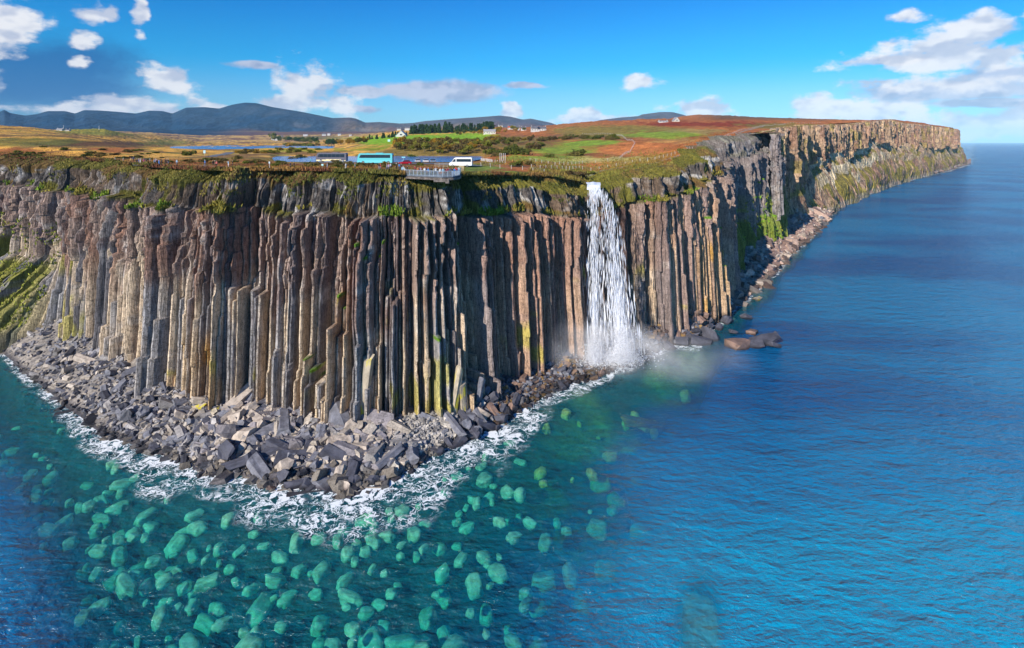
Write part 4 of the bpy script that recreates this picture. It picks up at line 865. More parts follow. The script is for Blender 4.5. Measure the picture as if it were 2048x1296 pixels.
def build_fall():
    g = np.random.default_rng(31); root = empty('waterfall', (PX(1215, 160), 160, 2.5)); tag(root, 'white waterfall plunging from a notch in the cliff top to the sea rocks', 'waterfall')
    Li = Vector(root.location)
    # two ragged curtains
    for layer, (k, aa, nmn) in enumerate([(0, .62, 'curtain'), (1.2, .50, 'front_curtain'), (2.4, .42, 'spray_veil')]):
        nr, nc = 160, 60; h = np.linspace(0, 1, nr)[:, None]; u = np.linspace(0, 1, nc)[None]
        l, rgt = fall_edges(h); P = l + (rgt - l) * u; D = fall_d(h) - k * h - 1.2 * np.sin(u * np.pi) * h + (fbm(P / 3, h * 9 + 0 * u, o=3, seed=400 + layer) - .5) * 2.4 * (.3 + h)
        Z = ZT_ + (ZB_ - ZT_) * h + 0 * u + .8 * (1 - h) * np.exp(-h * 30)
        dens = .35 + .65 * np.clip(bell(P, 1186, 11 + 6 * h) + bell(P, 1222 + 22 * h, 17) * sm(h, .05, .2) + sm(h, .12, .0), 0, 1); dens = dens * (.55 + .45 * sm(h, .3, 1)) + .3 * (1 - sm(h, .0, .12))
        edge = sm(u, 0, .12) * (1 - sm(u, .78, 1)) + 0 * h
        V = np.stack([PX(P, D), D, Z], -1).reshape(-1, 3) - np.array(Li)
        obj(nmn, mesh_np(nmn, V, grid_faces(nr, nc), attrs={'alpha': (.05 + .62 * dens * (aa + .42) - .5 * (1 - edge)).ravel()}, smooth=True), M_FALL, root)
    n = 1500; h = g.uniform(0, 1, n) ** .85; l, rgt = fall_edges(h)
    comp = g.uniform(0, 1, n); P = np.where(comp < .33, g.normal(1186 + 4 * h, 5 + 6 * h), np.where(comp < .8, g.normal(1205 + 35 * np.sqrt(h), 7 + 11 * h), l + (rgt - l) * g.uniform(0, 1, n)))
    keep = (P > l - 2) & (P < rgt + 3); h, P = h[keep], P[keep]; n = len(h)
    D = fall_d(h) - g.uniform(-1.5, 2.5, n) * (.3 + h); Z = ZT_ + (ZB_ - ZT_) * h
    ln = g.uniform(1.5, 6.0, n) * (.4 + .6 * h); wd = g.uniform(.03, .13, n) * (.7 + .8 * h); X = PX(P, D); lean = (P - 1185) / 1400 + g.normal(0, .04, n)
    an = g.uniform(0, 6.28, n); VV = np.zeros((n, 8, 3))
    for q in range(3):
        a = an + q * 2.094; VV[:, 1 + q, 0] = X + np.cos(a) * wd; VV[:, 1 + q, 1] = D + np.sin(a) * wd; VV[:, 1 + q, 2] = Z + ln * .1
        VV[:, 4 + q, 0] = X + np.cos(a) * wd * .7 + lean * ln * .5; VV[:, 4 + q, 1] = D + np.sin(a) * wd * .7; VV[:, 4 + q, 2] = Z - ln * .3
    VV[:, 0] = np.stack([X - lean * ln * .5, D, Z + ln * .6], -1); VV[:, 7] = np.stack([X + lean * ln, D, Z - ln * .6], -1)
    tf = np.array([[0, 2, 1], [0, 3, 2], [0, 1, 3], [1, 2, 5], [1, 5, 4], [2, 3, 6], [2, 6, 5], [3, 1, 4], [3, 4, 6], [4, 5, 7], [5, 6, 7], [6, 4, 7]])
    FFx = (tf[None] + (np.arange(n) * 8)[:, None, None]).reshape(-1, 3)
    o = obj('water_strands', mesh_np('water_strands', VV.reshape(-1, 3) - np.array(Li), FFx, attrs={'alpha': np.full(n * 8, .95)}), M_FALL, root); stuff(o)
    # the lip stream
    bm = bmesh.new(); pr = [(1186, 176, 49.6, 2.2), (1188, 171, 49.3, 2.0), (1187, 167.5, 48.9, 1.9), (1187, 165.6, 48.2, 1.9)]; ring = []
    for p, d_, z, w_ in pr:
        ring.append([bm.verts.new(Vector((PX(p, d_) + s_ * w_, d_, z + (.12 if s_ == 0 else -.1))) - Li) for s_ in (-1, -.4, 0, .5, 1)])
    for a, b in zip(ring[:-1], ring[1:]):
        for i in range(4): bm.faces.new((a[i], a[i + 1], b[i + 1], b[i]))
    bm_obj('lip_stream', bm, pmat('white_water', (.80, .82, .84), .4, noise=.2, nscale=3), root)
build_fall()
def mist_mat():
    m = bpy.data.materials.new('spray_mist'); m.use_nodes = True; t = m.node_tree; t.nodes.clear()
    tc_ = N('ShaderNodeTexCoord', t); o = tc_.outputs['Object']; ln = VM('LENGTH', o, tree=t); g = N('ShaderNodeNewGeometry', t)
    n = N('ShaderNodeTexNoise', t); n.inputs['Scale'].default_value = .11; n.inputs['Detail'].default_value = 5; n.inputs['Distortion'].default_value = .6; L(g.outputs['Position'], n.inputs['Vector'], t)
    f = M('MULTIPLY', SS(ln, 1.0, .15, t), SS(n.outputs[0], .30, .74, t), tree=t)
    v = N('ShaderNodeVolumePrincipled', t); v.inputs['Color'].default_value = (.93, .94, 1, 1); v.inputs['Anisotropy'].default_value = -0.4
    L(M('MULTIPLY', f, MISTD, tree=t), v.inputs['Density'], t)
    o2 = N('ShaderNodeOutputMaterial', t); L(v.outputs[0], o2.inputs['Volume'], t); return m
for (p, d_, z, sx, sy, sz_, dens) in [(1240, 157, 5.5, 17, 11, 8, .14), (1325, 151, 4.6, 28, 12, 7.0, .03), (1140, 156, 6, 15, 8, 9, .09)]:
    MISTD = dens; bm = bmesh.new(); bmesh.ops.create_icosphere(bm, subdivisions=3, radius=1); o = bm_obj('mist', bm, mist_mat()); o.location = (PX(p, d_), d_, z); o.scale = (sx, sy, sz_); stuff(o)

def spray():
    g = np.random.default_rng(77); n = 26000; a = g.integers(0, 3, n)
    cx = np.array([1188., 1245., 1215.])[a]; sdx = np.array([9., 17., 34.])[a]; px = g.normal(cx, sdx); hh = np.abs(g.normal(0, np.array([3.2, 4.2, 1.6])[a])); d = 159 - np.abs(g.normal(0, 2.6, n)); z = 1.6 + hh
    P = np.stack([PX(px, d), d, z], -1); s = g.uniform(.03, .13, n); V = P[:, None] + g.normal(0, 1, (n, 3, 3)) * s[:, None, None]
    stuff(obj('spray', mesh_np('spray', V.reshape(-1, 3), np.arange(n * 3).reshape(-1, 3), attrs={'alpha': np.full(n * 3, .9)}), M_FALL))
spray()
# ------------------------------------------------------------ vegetation blades along the brow
def blades(name, P, hgt, wid_, col, g, nb=4):
    n = len(P); V = np.zeros((n, nb, 3, 3)); cc = np.zeros((n, nb, 3, 3))
    for b in range(nb):
        a = g.uniform(0, 6.28, n); r0 = g.uniform(0, .6, n) * wid_; bx = P[:, 0] + np.cos(a) * r0; by = P[:, 1] + np.sin(a) * r0
        a2 = g.uniform(0, 6.28, n); w = wid_ * .35; lean = g.uniform(.1, .6, n) * hgt; h = hgt * g.uniform(.5, 1.1, n)
        V[:, b, 0] = np.stack([bx - np.cos(a2) * w, by - np.sin(a2) * w, P[:, 2] - .15], -1); V[:, b, 1] = np.stack([bx + np.cos(a2) * w, by + np.sin(a2) * w, P[:, 2] - .15], -1)
        V[:, b, 2] = np.stack([bx + np.cos(a) * lean, by + np.sin(a) * lean, P[:, 2] + h], -1); cc[:, b] = col[:, None] * g.uniform(.7, 1.3, (n, 1, 1))
    k = n * nb * 3; return stuff(obj(name, mesh_np(name, V.reshape(-1, 3), np.arange(k).reshape(-1, 3), cc.reshape(-1, 3)), M_VEG))
g = np.random.default_rng(12)
# on the moor near the edge
n = 80000; px = g.uniform(-40, 1470, n); e0 = inset_d(px, 8.0); d = e0 + g.exponential(22, n); z = T(px, d); X = PX(px, d)
keep = ~((px > 560) & (px < 930) & (d > 176) & (d < 232)) & ~((px > 240) & (px < 480) & (d > e0 + 17) & (d < e0 + 30)) & ~((px > 930) & (px < 1060) & (d > e0 + 4) & (d < e0 + 35)) & ~((px > 480) & (px < 920) & (d < e0 + 11) & (d > e0 + 3.5))
nn_ = fbm(X / 8, d / 8, o=3, seed=501); nl = fbm(X / 25, d / 25, o=3, seed=502)
c = mixc((.13, .12, .025), (.17, .065, .03), sm(nn_, .42, .58)); c = mixc(c, (.30, .17, .04), sm(nl, .54, .66) * .7)
c = mixc(c, (.34, .10, .025), sm(px, 1290, 1400) * .8); c = mixc(c, (.20, .19, .035), bell(px, 1180, 120)[...] * .7)
h = np.where(g.uniform(0, 1, n) < .12, .8, .34) * g.uniform(.6, 1.4, n); h = h * np.where((px < 960) & (d > e0 + 6), .55, 1)
blades('heather', np.stack([X, d, z], -1)[keep], h[keep], (h * .8)[keep], c[keep], g)
# hanging over the upper pillars and along the ledge
def wall_tufts(cl, n, v0, v1, pal, size, thr=.5, seed=1, pxr=(-60, 1440)):
    g = np.random.default_rng(seed); rw = cl['rows']; i = np.where((rw >= v0) & (rw <= v1))[0]; j = np.where((px_of(cl['S']) > pxr[0]) & (px_of(cl['S']) < pxr[1]))[0]
    a = g.choice(i, n); b = g.choice(j, n); P = np.stack([cl['X'][a, b], cl['Y'][a, b], cl['Z'][a, b]], -1)
    nn = fbm(cl['S'][b] / 5, P[:, 2] / 4, o=3, seed=600 + seed) + .35 * sm(rw[a], .93, 1.0); P = P[nn > thr]; k = len(P)
    m = fbm(P[:, 0] / 6, P[:, 2] / 5, o=3, seed=610 + seed); c = mixc(pal[0], pal[1], sm(m, .42, .58)); hh = size * g.uniform(.5, 1.5, k)
    return blades('cliff_grass', P, hh, hh * .9, c, g)
wall_tufts(CL, 15000, .90, 1.0, [(.115, .12, .022), (.24, .19, .045)], .42, .58, 1)
wall_tufts(CL, 9000, .828, .862, [(.14, .20, .02), (.24, .20, .035)], .75, .50, 2)
wall_tufts(CL, 9000, .12, .66, [(.36, .36, .06), (.20, .22, .03)], .6, .46, 3, (-60, 135))
wall_tufts(CL, 3500, .05, .5, [(.16, .30, .015), (.25, .25, .03)], 1.0, .52, 4, (1455, 1530))

# ------------------------------------------------------------ small mesh helpers
def box(bm, c, s, rz=0.0, bevel=0.0, taper=1.0):
    m = Matrix.Translation(c) @ Matrix.Rotation(rz, 4, 'Z') @ Matrix.Diagonal((*s, 1))
    r_ = bmesh.ops.create_cube(bm, size=1, matrix=m); vs = r_['verts']
    if taper != 1.0:
        for v in vs:
            if v.co.z > c[2]: v.co.x = c[0] + (v.co.x - c[0]) * taper; v.co.y = c[1] + (v.co.y - c[1]) * taper
    if bevel: bmesh.ops.bevel(bm, geom=list({e for v in vs for e in v.link_edges}), offset=bevel, segments=2, affect='EDGES')
    return vs
def cyl(bm, a, b, r0, r1=None, n=8):
    a, b = Vector(a), Vector(b); r1 = r0 if r1 is None else r1; d = b - a
    q = d.to_track_quat('Z', 'Y').to_matrix().to_4x4()
    bmesh.ops.create_cone(bm, cap_ends=True, segments=n, radius1=r0, radius2=r1, depth=d.length, matrix=Matrix.Translation((a + b) / 2) @ q)
def prism(bm, pts, y0, y1):
    """outline in x,z pushed from y0 to y1"""
    A = [bm.verts.new((x, y0, z)) for x, z in pts]; B = [bm.verts.new((x, y1, z)) for x, z in pts]; n = len(pts)
    bm.faces.new(A); bm.faces.new(B[::-1])
    for i in range(n): bm.faces.new((A[i], B[i], B[(i + 1) % n], A[(i + 1) % n]))
    bmesh.ops.recalc_face_normals(bm, faces=bm.faces)
def mk(name, mat, parent, fn, smooth=False):
    bm = bmesh.new(); fn(bm); return bm_obj(name, bm, mat, parent, smooth)
GLASS = pmat('tinted_glass', (.015, .03, .05), .08, spec=.8); RUB = pmat('tyre_rubber', (.02, .02, .022), .85, noise=.2); STEEL = pmat('wheel_steel', (.45, .45, .47), .35, .6)
WHITE = pmat('white_paint', (.78, .79, .80), .3, noise=.05, nscale=1); BLACK = pmat('black_trim', (.02, .02, .022), .5); REDL = pmat('red_lens', (.5, .02, .02), .3); LENS = pmat('clear_lens', (.6, .62, .65), .15)
def copy_tree(o, parent=None):
    c = o.copy(); C.objects.link(c)
    if parent is not None: c.parent = parent
    for ch in list(o.children): copy_tree(ch, c)
    return c
def wheel(parent, x, y, r0, w):
    t_ = mk('wheel', RUB, parent, lambda bm: cyl(bm, (x, y - w / 2, r0), (x, y + w / 2, r0), r0, n=18))
    mk('rim', STEEL, t_, lambda bm: cyl(bm, (x, y - w / 2 - .02, r0), (x, y + w / 2 + .02, r0), r0 * .58, n=12)); return t_

def coach(loc, yaw, body, lower, label, sill, dark_mid=False):
    t = empty('coach', loc, yaw); tag(t, label, 'coach'); Lh, Wd, Ht = 12.0, 2.5, 3.55
    out = [(-5.9, .35), (5.75, .35), (5.98, .7), (5.95, 1.5), (5.55, 3.2), (5.1, Ht), (-5.75, Ht), (-6, 3.2), (-6, .6)]
    def b(bm):
        prism(bm, out, -Wd / 2, Wd / 2); bmesh.ops.bevel(bm, geom=[e for e in bm.edges if abs(e.verts[0].co.y - e.verts[1].co.y) < .01 and e.verts[0].co.z > 1], offset=.12, segments=2, affect='EDGES')
    mk('body', body, t, b)
    for s_ in (-1, 1):
        y = s_ * (Wd / 2 + .012)
        mk('lower_panel', lower, t, lambda bm: prism(bm, [(-5.85, .4), (5.7, .4), (5.8, .9), (2.6, 1.0 if dark_mid else 1.25), (-.5, .75 if dark_mid else 1.25), (-5.85, .7 if dark_mid else 1.25)], y - .012, y + .012))
        w_ = mk('side_window', GLASS, t, lambda bm: prism(bm, [(-5.3, sill), (5.2, sill), (5.15, 2.4), (4.75, 3.12), (-5.3, 3.12)], y - .01, y + .016))
        for i in range(6): mk('window_pillar', body if dark_mid else BLACK, w_, lambda bm: box(bm, (-3.6 + i * 1.65, y + s_ * .014, (sill + 3.12) / 2), (.07, .03, 3.1 - sill)))
        for i in range(4): mk('luggage_hatch', lower, t, lambda bm: box(bm, (-3.2 + i * 1.5, y + s_ * .006, .85), (1.38, .02, .62), bevel=.006))
        for x in (3.9, -3.4, -4.7): wheel(t, x, s_ * (Wd / 2 - .12), .5, .3)
        mk('mirror', BLACK, t, lambda bm: (cyl(bm, (5.6, s_ * 1.2, 3.1), (6.25, s_ * 1.45, 2.9), .04, n=6), box(bm, (6.28, s_ * 1.45, 2.55), (.14, .26, .6), bevel=.04)))
        mk('headlight', LENS, t, lambda bm: box(bm, (5.97, s_ * .9, .8), (.1, .4, .24), bevel=.04)); mk('tail_light', REDL, t, lambda bm: box(bm, (-6.0, s_ * 1.05, 1.1), (.06, .16, .7)))
    mk('windscreen', GLASS, t, lambda bm: (prism(bm, [(6.0, 1.45), (5.60, 3.25), (5.57, 3.25), (5.95, 1.45)], -1.12, 1.12)))
    mk('rear_window', GLASS, t, lambda bm: box(bm, (-6.01, 0, 2.5), (.04, 2.0, 1.0), bevel=.015))
    mk('door', GLASS, t, lambda bm: box(bm, (5.05, -(Wd / 2 + .02), 1.5), (.8, .03, 2.1), bevel=.01))
    mk('roof_unit', body, t, lambda bm: (box(bm, (-1.5, 0, Ht + .1), (2.6, 1.6, .2), bevel=.06), box(bm, (2.6, 0, Ht + .06), (.8, .8, .12), bevel=.04)))
    mk('number_plate', pmat('plate', (.7, .7, .6), .4), t, lambda bm: box(bm, (6.0, 0, .55), (.03, .5, .12)))
    return t
def gp(px, y): return hit(px, y, dmin=float(np.interp(px, G, E0)) + 1)
def flatp(px, y): p = gp(px, y); return p
p = flatp(664, 324.0); coach((p.x, p.y, p.z), math.pi - .05, pmat('coach_charcoal', (.16, .15, .19), .22, .3), pmat('coach_cream', (.72, .62, .36), .35), 'charcoal coach with silver windows and cream lower panels facing left', 1.9, True)
p = flatp(751, 327.6); coach((p.x, p.y, p.z), math.pi - .02, pmat('coach_turquoise', (.10, .47, .53), .35), pmat('coach_turquoise_pale', (.14, .55, .60), .35), 'turquoise coach parked before the pond, right of the charcoal coach', 2.05)

def car(loc, yaw, paint, label, group=None):
    t = empty('parked_car', loc, yaw); tag(t, label, 'car', group)
    def b(bm):
        prism(bm, [(-2.05, .35), (2.05, .35), (2.12, .55), (2.05, .78), (1.0, .98), (-2.0, 1.0), (-2.1, .8)], -.86, .86)
        bmesh.ops.bevel(bm, geom=list(bm.edges), offset=.05, segments=1, affect='EDGES')
    bo = mk('body', paint, t, b)
    mk('cabin', GLASS, t, lambda bm: prism(bm, [(-1.75, .97), (1.02, .97), (.35, 1.42), (-1.4, 1.44)], -.74, .74))
    mk('roof', paint, t, lambda bm: box(bm, (-.5, 0, 1.46), (1.7, 1.36, .07), bevel=.03))
    for s_ in (-1, 1):
        for x in (-1.28, 1.32): wheel(t, x, s_ * .76, .31, .2)
        mk('headlight', LENS, t, lambda bm: box(bm, (2.05, s_ * .62, .68), (.1, .34, .14), bevel=.02)); mk('tail_light', REDL, t, lambda bm: box(bm, (-2.06, s_ * .66, .78), (.08, .26, .16)))
        mk('mirror', paint, t, lambda bm: box(bm, (.75, s_ * .93, 1.0), (.12, .18, .12), bevel=.03)); mk('door', paint, t, lambda bm: box(bm, (-.15, s_ * .862, .68), (1.1, .02, .5), bevel=.008))
    return t
p = flatp(810, 329.5); car(p, math.pi + .25, pmat('car_red', (.42, .012, .03), .25, .2), 'red hatchback parked right of the turquoise coach')
for px, y, col, nm, lab in ((835, 325.4, (.55, .57, .60), 'silver_dark', 'silver car leftmost of the three parked beside the pond'), (851.5, 325.8, (.72, .73, .75), 'car_white', 'white car in the middle of the three parked beside the pond'), (865, 326, (.22, .33, .42), 'car_blue', 'blue grey car rightmost of the three parked beside the pond')):
    p = flatp(px, y); car(p, math.pi / 2 + .3, pmat(nm, col, .25, .3), lab, 'cars parked beside the pond')
def minibus(loc, yaw):
    t = empty('minibus', loc, yaw); tag(t, 'white minibus with dark side windows behind the viewing platform', 'minibus'); Wd = 2.05
    mk('body', WHITE, t, lambda bm: (prism(bm, [(-3.5, .4), (3.3, .4), (3.55, .6), (3.5, 1.1), (2.75, 1.45), (2.0, 2.45), (1.6, 2.78), (-3.4, 2.82), (-3.55, 2.5)], -Wd / 2, Wd / 2), bmesh.ops.bevel(bm, geom=[e for e in bm.edges if e.verts[0].co.z > .8 and e.verts[1].co.z > .8], offset=.07, segments=2, affect='EDGES')))
    mk('windscreen', GLASS, t, lambda bm: prism(bm, [(2.80, 1.48), (2.06, 2.45), (2.02, 2.43), (2.72, 1.48)], -.92, .92))
    for s_ in (-1, 1):
        y = s_ * (Wd / 2 + .01)
        mk('cab_window', GLASS, t, lambda bm: prism(bm, [(1.45, 1.5), (2.5, 1.5), (1.95, 2.3), (1.45, 2.35)], y - .01, y + .012))
        w_ = mk('side_window', GLASS, t, lambda bm: prism(bm, [(-3.3, 1.5), (1.2, 1.5), (1.2, 2.38), (-3.3, 2.38)], y - .01, y + .012))
        for i in range(3): mk('window_pillar', BLACK, w_, lambda bm: box(bm, (-2.2 + i * 1.1, y + s_ * .012, 1.94), (.06, .02, .88)))
        for x in (-2.1, 2.35): wheel(t, x, s_ * .92, .36, .24)
        mk('headlight', LENS, t, lambda bm: box(bm, (3.46, s_ * .8, .95), (.14, .3, .24), bevel=.03)); mk('tail_light', REDL, t, lambda bm: box(bm, (-3.55, s_ * .9, 1.4), (.06, .14, .6)))
        mk('mirror', BLACK, t, lambda bm: box(bm, (2.35, s_ * 1.2, 1.65), (.12, .2, .3), bevel=.03))
    mk('door_seam', BLACK, t, lambda bm: box(bm, (1.35, -Wd / 2 - .004, 1.3), (.03, .02, 1.6)))
p = flatp(922, 333.5); minibus(p, math.pi - .12)

# ------------------------------------------------------------ draped strips: footpath, parking, road
def ribbon(name, pts, widths, mat, lift=.10):
    P3 = [gp(*q) for q in pts]; n = 26; A = []
    for i in range(len(P3) - 1):
        for k in range(n): A.append((P3[i].lerp(P3[i + 1], k / n), widths[i] * (1 - k / n) + widths[i + 1] * k / n))
    A.append((P3[-1], widths[-1])); bm = bmesh.new(); prev = None
    for i, (q, w) in enumerate(A):
        tg_ = (A[min(i + 1, len(A) - 1)][0] - A[max(i - 1, 0)][0]); nx, ny = -tg_.y, tg_.x; l = math.hypot(nx, ny) or 1; nx /= l; ny /= l; row = []
        for f in (-1, -.33, .33, 1):
            x, y = q.x + nx * w / 2 * f, q.y + ny * w / 2 * f; row.append(bm.verts.new((x, y, float(TXY(x, y)) + lift)))
        if prev:
            for j in range(3): bm.faces.new((prev[j], prev[j + 1], row[j + 1], row[j]))
        prev = row
    return struct(bm_obj(name, bm, mat))
ASPH = pmat('asphalt', (.12, .125, .14), .9, noise=.25, nscale=.4, bump=.2); GRAV = pmat('gravel_path', (.27, .25, .21), .95, noise=.3, nscale=.8, bump=.3)
ribbon('footpath', [(262, 327), (300, 330.5), (345, 331.5), (410, 333), (470, 335), (540, 337), (620, 340), (700, 341), (790, 341.5)], [3, 8, 5, 3, 3, 4, 2.2, 2.2, 2.6], GRAV)
ribbon('parking_area', [(610, 325.5), (700, 327), (800, 327.5), (870, 328), (955, 333)], [9, 10, 10, 12, 6], ASPH, .16)
ribbon('road', [(420, 314), (440, 310), (462, 305)], [4, 5, 5], ASPH); ribbon('cliff_path', [(1090, 347), (1200, 343), (1300, 329), (1380, 305), (1440, 284), (1480, 265), (1530, 252)], [1.4] * 7, GRAV)

# ------------------------------------------------------------ viewing platform
def platform():
    pts = [(806, 341.5), (812, 350), (850, 352), (885, 353.5), (905, 353), (919, 350.5), (921, 344)]
    zf = 54.35; W3 = []
    for px, y in pts:
        d = (H - zf) / (y - HY) * F; W3.append(Vector((PX(px, d), d, zf)))
    o = W3[3].copy(); t = empty('viewing_platform', o); tag(t, 'curved viewing platform with pale metal railing jutting from the cliff edge above the falls', 'viewing platform')
    back = [Vector((PX(917, 158), 158, zf)), Vector((PX(860, 160), 160, zf)), Vector((PX(812, 158), 158, zf))]
    def deck(bm):
        a = [bm.verts.new(v - o) for v in W3 + back]; f = bm.faces.new(a); f.normal_update()
        if f.normal.z < 0: f.normal_flip()
        r_ = bmesh.ops.extrude_face_region(bm, geom=[f]); bmesh.ops.translate(bm, verts=[v for v in r_['geom'] if isinstance(v, bmesh.types.BMVert)], vec=(0, 0, -.2)); bmesh.ops.recalc_face_normals(bm, faces=bm.faces)
    mk('deck', pmat('concrete_deck', (.12, .13, .15), .9, noise=.2, nscale=1), t, deck)
    ral = pmat('galvanised_rail', (.40, .46, .50), .45, .3)
    segs = list(zip(W3[:-1], W3[1:])); run = []
    for a, b in segs:
        n = max(1, round((b - a).length / 1.15))
        for i in range(n): run.append(a.lerp(b, i / n))
    run.append(W3[-1])
    for v in run: mk('post', ral, t, lambda bm: cyl(bm, v - o, v - o + Vector((0, 0, 1.22)), .055, n=6))
    for zz, r0 in ((1.2, .045), (.12, .03)): mk('rail', ral, t, lambda bm: [cyl(bm, a - o + Vector((0, 0, zz)), b - o + Vector((0, 0, zz)), r0, n=6) for a, b in zip(run[:-1], run[1:])])
    def bars(bm):
        for a, b in zip(run[:-1], run[1:]):
            k = max(2, int((b - a).length / .13))
            for i in range(1, k): q = a.lerp(b, i / k) - o; box(bm, (q.x, q.y, .66), (.02, .02, 1.06))
    mk('railing_bars', ral, t, bars)
    st = pmat('masonry', (.13, .105, .09), .95, noise=.5, nscale=1.5, bump=.8)
    def wall(bm):
        for a, b in zip(run[:-1], run[1:]):
            m_ = (a + b) / 2 - o; dd = b - a; box(bm, (m_.x, m_.y + .35, -.55), (dd.length + .05, .5, .5), math.atan2(dd.y, dd.x))
    mk('stone_base', st, t, wall)
    mk('buttress', st, t, lambda bm: (box(bm, (-.6, .6, -.85), (2.6, .9, .6), taper=1.1), box(bm, (1.0, .55, -1.0), (.8, .9, .9))))
platform()
WOOD = pmat('weathered_wood', (.30, .26, .21), .9, noise=.3, nscale=3); GREYW = pmat('pale_post', (.48, .46, .43), .9, noise=.2, nscale=3)
def gate_():
    for i, (px, y) in enumerate(((873.5, 334.5), (882.5, 334.8), (891.5, 335))):
        p = gp(px, y); t = empty('wooden_frame', p, 0); tag(t, f'weathered wooden frame panel behind the platform, {("left", "middle", "right")[i]} of the three', 'fence panel', 'wooden frame panels before the minibus')
        for s_ in (-.55, .55): mk('post', WOOD, t, lambda bm: box(bm, (s_, 0, .62), (.10, .10, 1.3)))
        for z in (.35, .75, 1.15): mk('rail', WOOD, t, lambda bm: box(bm, (0, -.06, z), (1.1, .04, .10)))
gate_()
def sign(px, y, h, w, hh, col, label, nm='sign'):
    p = gp(px, y); t = empty(nm, p); tag(t, label, 'sign'); mk('post', GREYW, t, lambda bm: cyl(bm, (0, 0, -.3), (0, 0, h), .06, n=6)); mk('board', pmat('board_%d' % (px), col, .5), t, lambda bm: box(bm, (0, -.08, h - hh / 2), (w, .05, hh), bevel=.01))
sign(923, 350, 2.2, 1.2, 1.3, (.35, .27, .14), 'brown wooden notice board at the right end of the platform', 'notice_board')
sign(409, 312, 2.6, 1.0, 1.4, (.35, .55, .62), 'pale blue road sign beside the road at the loch shore')
sign(645, 342.5, 1.5, .5, .4, (.35, .62, .62), 'small blue green sign on a post in the heather below the charcoal coach')
sign(539, 337.5, 1.8, .35, .5, (.50, .58, .62), 'thin pale sign post on the clifftop path')
sign(807, 322.5, 2.0, 1.6, .5, (.20, .50, .55), 'low turquoise sign in the bush above the red hatchback')
sign(778, 284.5, 2.6, 2.6, 2.2, (.40, .66, .66), 'pale turquoise panel on a post in the green field')

# ------------------------------------------------------------ fences
def fence(pts, sp, h, label, wires=3, grp=None, mat=GREYW):
    P3 = [gp(*q) for q in pts]; o = P3[0].copy(); t = empty('wire_fence', o); tag(t, label, 'fence', grp); run = []
    for a, b in zip(P3[:-1], P3[1:]):
        n = max(1, round((b - a).length / sp))
        for i in range(n): q = a.lerp(b, i / n); run.append(Vector((q.x, q.y, float(TXY(q.x, q.y)))))
    run.append(P3[-1]); run = run[:95]
    me = None
    for v in run:
        if me is None:
            po = mk('post', mat, t, lambda bm: cyl(bm, (0, 0, -.4), (0, 0, h), .085, .075, n=6)); me = po.data
        else: po = bpy.data.objects.new('post', me); C.objects.link(po); po.parent = t
        po.location = v - o; po.rotation_euler = (random.uniform(-.06, .06), random.uniform(-.08, .08), 0)
    for k in range(wires): z = h * (.35 + .28 * k); mk('wire', STEEL, t, lambda bm: [cyl(bm, a - o + Vector((0, 0, z)), b - o + Vector((0, 0, z)), .014, n=4) for a, b in zip(run[:-1], run[1:])])
fence([(962, 333), (1000, 337), (1045, 340), (1088, 347)], 3.2, 1.25, 'post and wire fence round the mown grass right of the platform')
fence([(1063, 337), (1080, 339), (1125, 340), (1165, 339), (1215, 337), (1250, 331), (1310, 321), (1350, 310), (1385, 300), (1415, 290), (1440, 281)], 3.4, 1.35, 'long post and wire fence climbing the bracken slope along the cliff path')
fence([(1446, 277), (1480, 262), (1520, 254), (1570, 249), (1640, 246)], 6, 1.3, 'far post and wire fence following the dark clifftop of the headland')
fence([(1060, 322), (1110, 331), (1165, 327), (1240, 318), (1270, 287), (1230, 271), (1165, 268)], 6, 1.2, 'old straggling post fence across the green pasture')
fence([(962, 322), (985, 326), (1010, 328)], 1.6, 1.2, 'close row of short posts where the pond outflow begins')
fence([(230, 322), (262, 322), (300, 323)], 3, 1.1, 'low post fence where the path starts at the left')
def tall_posts():
    for i, px in enumerate((1000, 1003.5, 1007, 1010.5)):
        p = gp(px, 322); o = mk('tall_post', GREYW, None, lambda bm: (cyl(bm, (0, 0, -.3), (0, 0, 3.0), .13, .11, n=7), cyl(bm, (0, 0, 3.0), (0, 0, 3.12), .11, .03, n=7))); o.location = p
        tag(o, f'tall bare wooden post by the pond outflow, {("first", "second", "third", "fourth")[i]} from the left', 'post', 'tall posts by the pond outflow')
tall_posts()

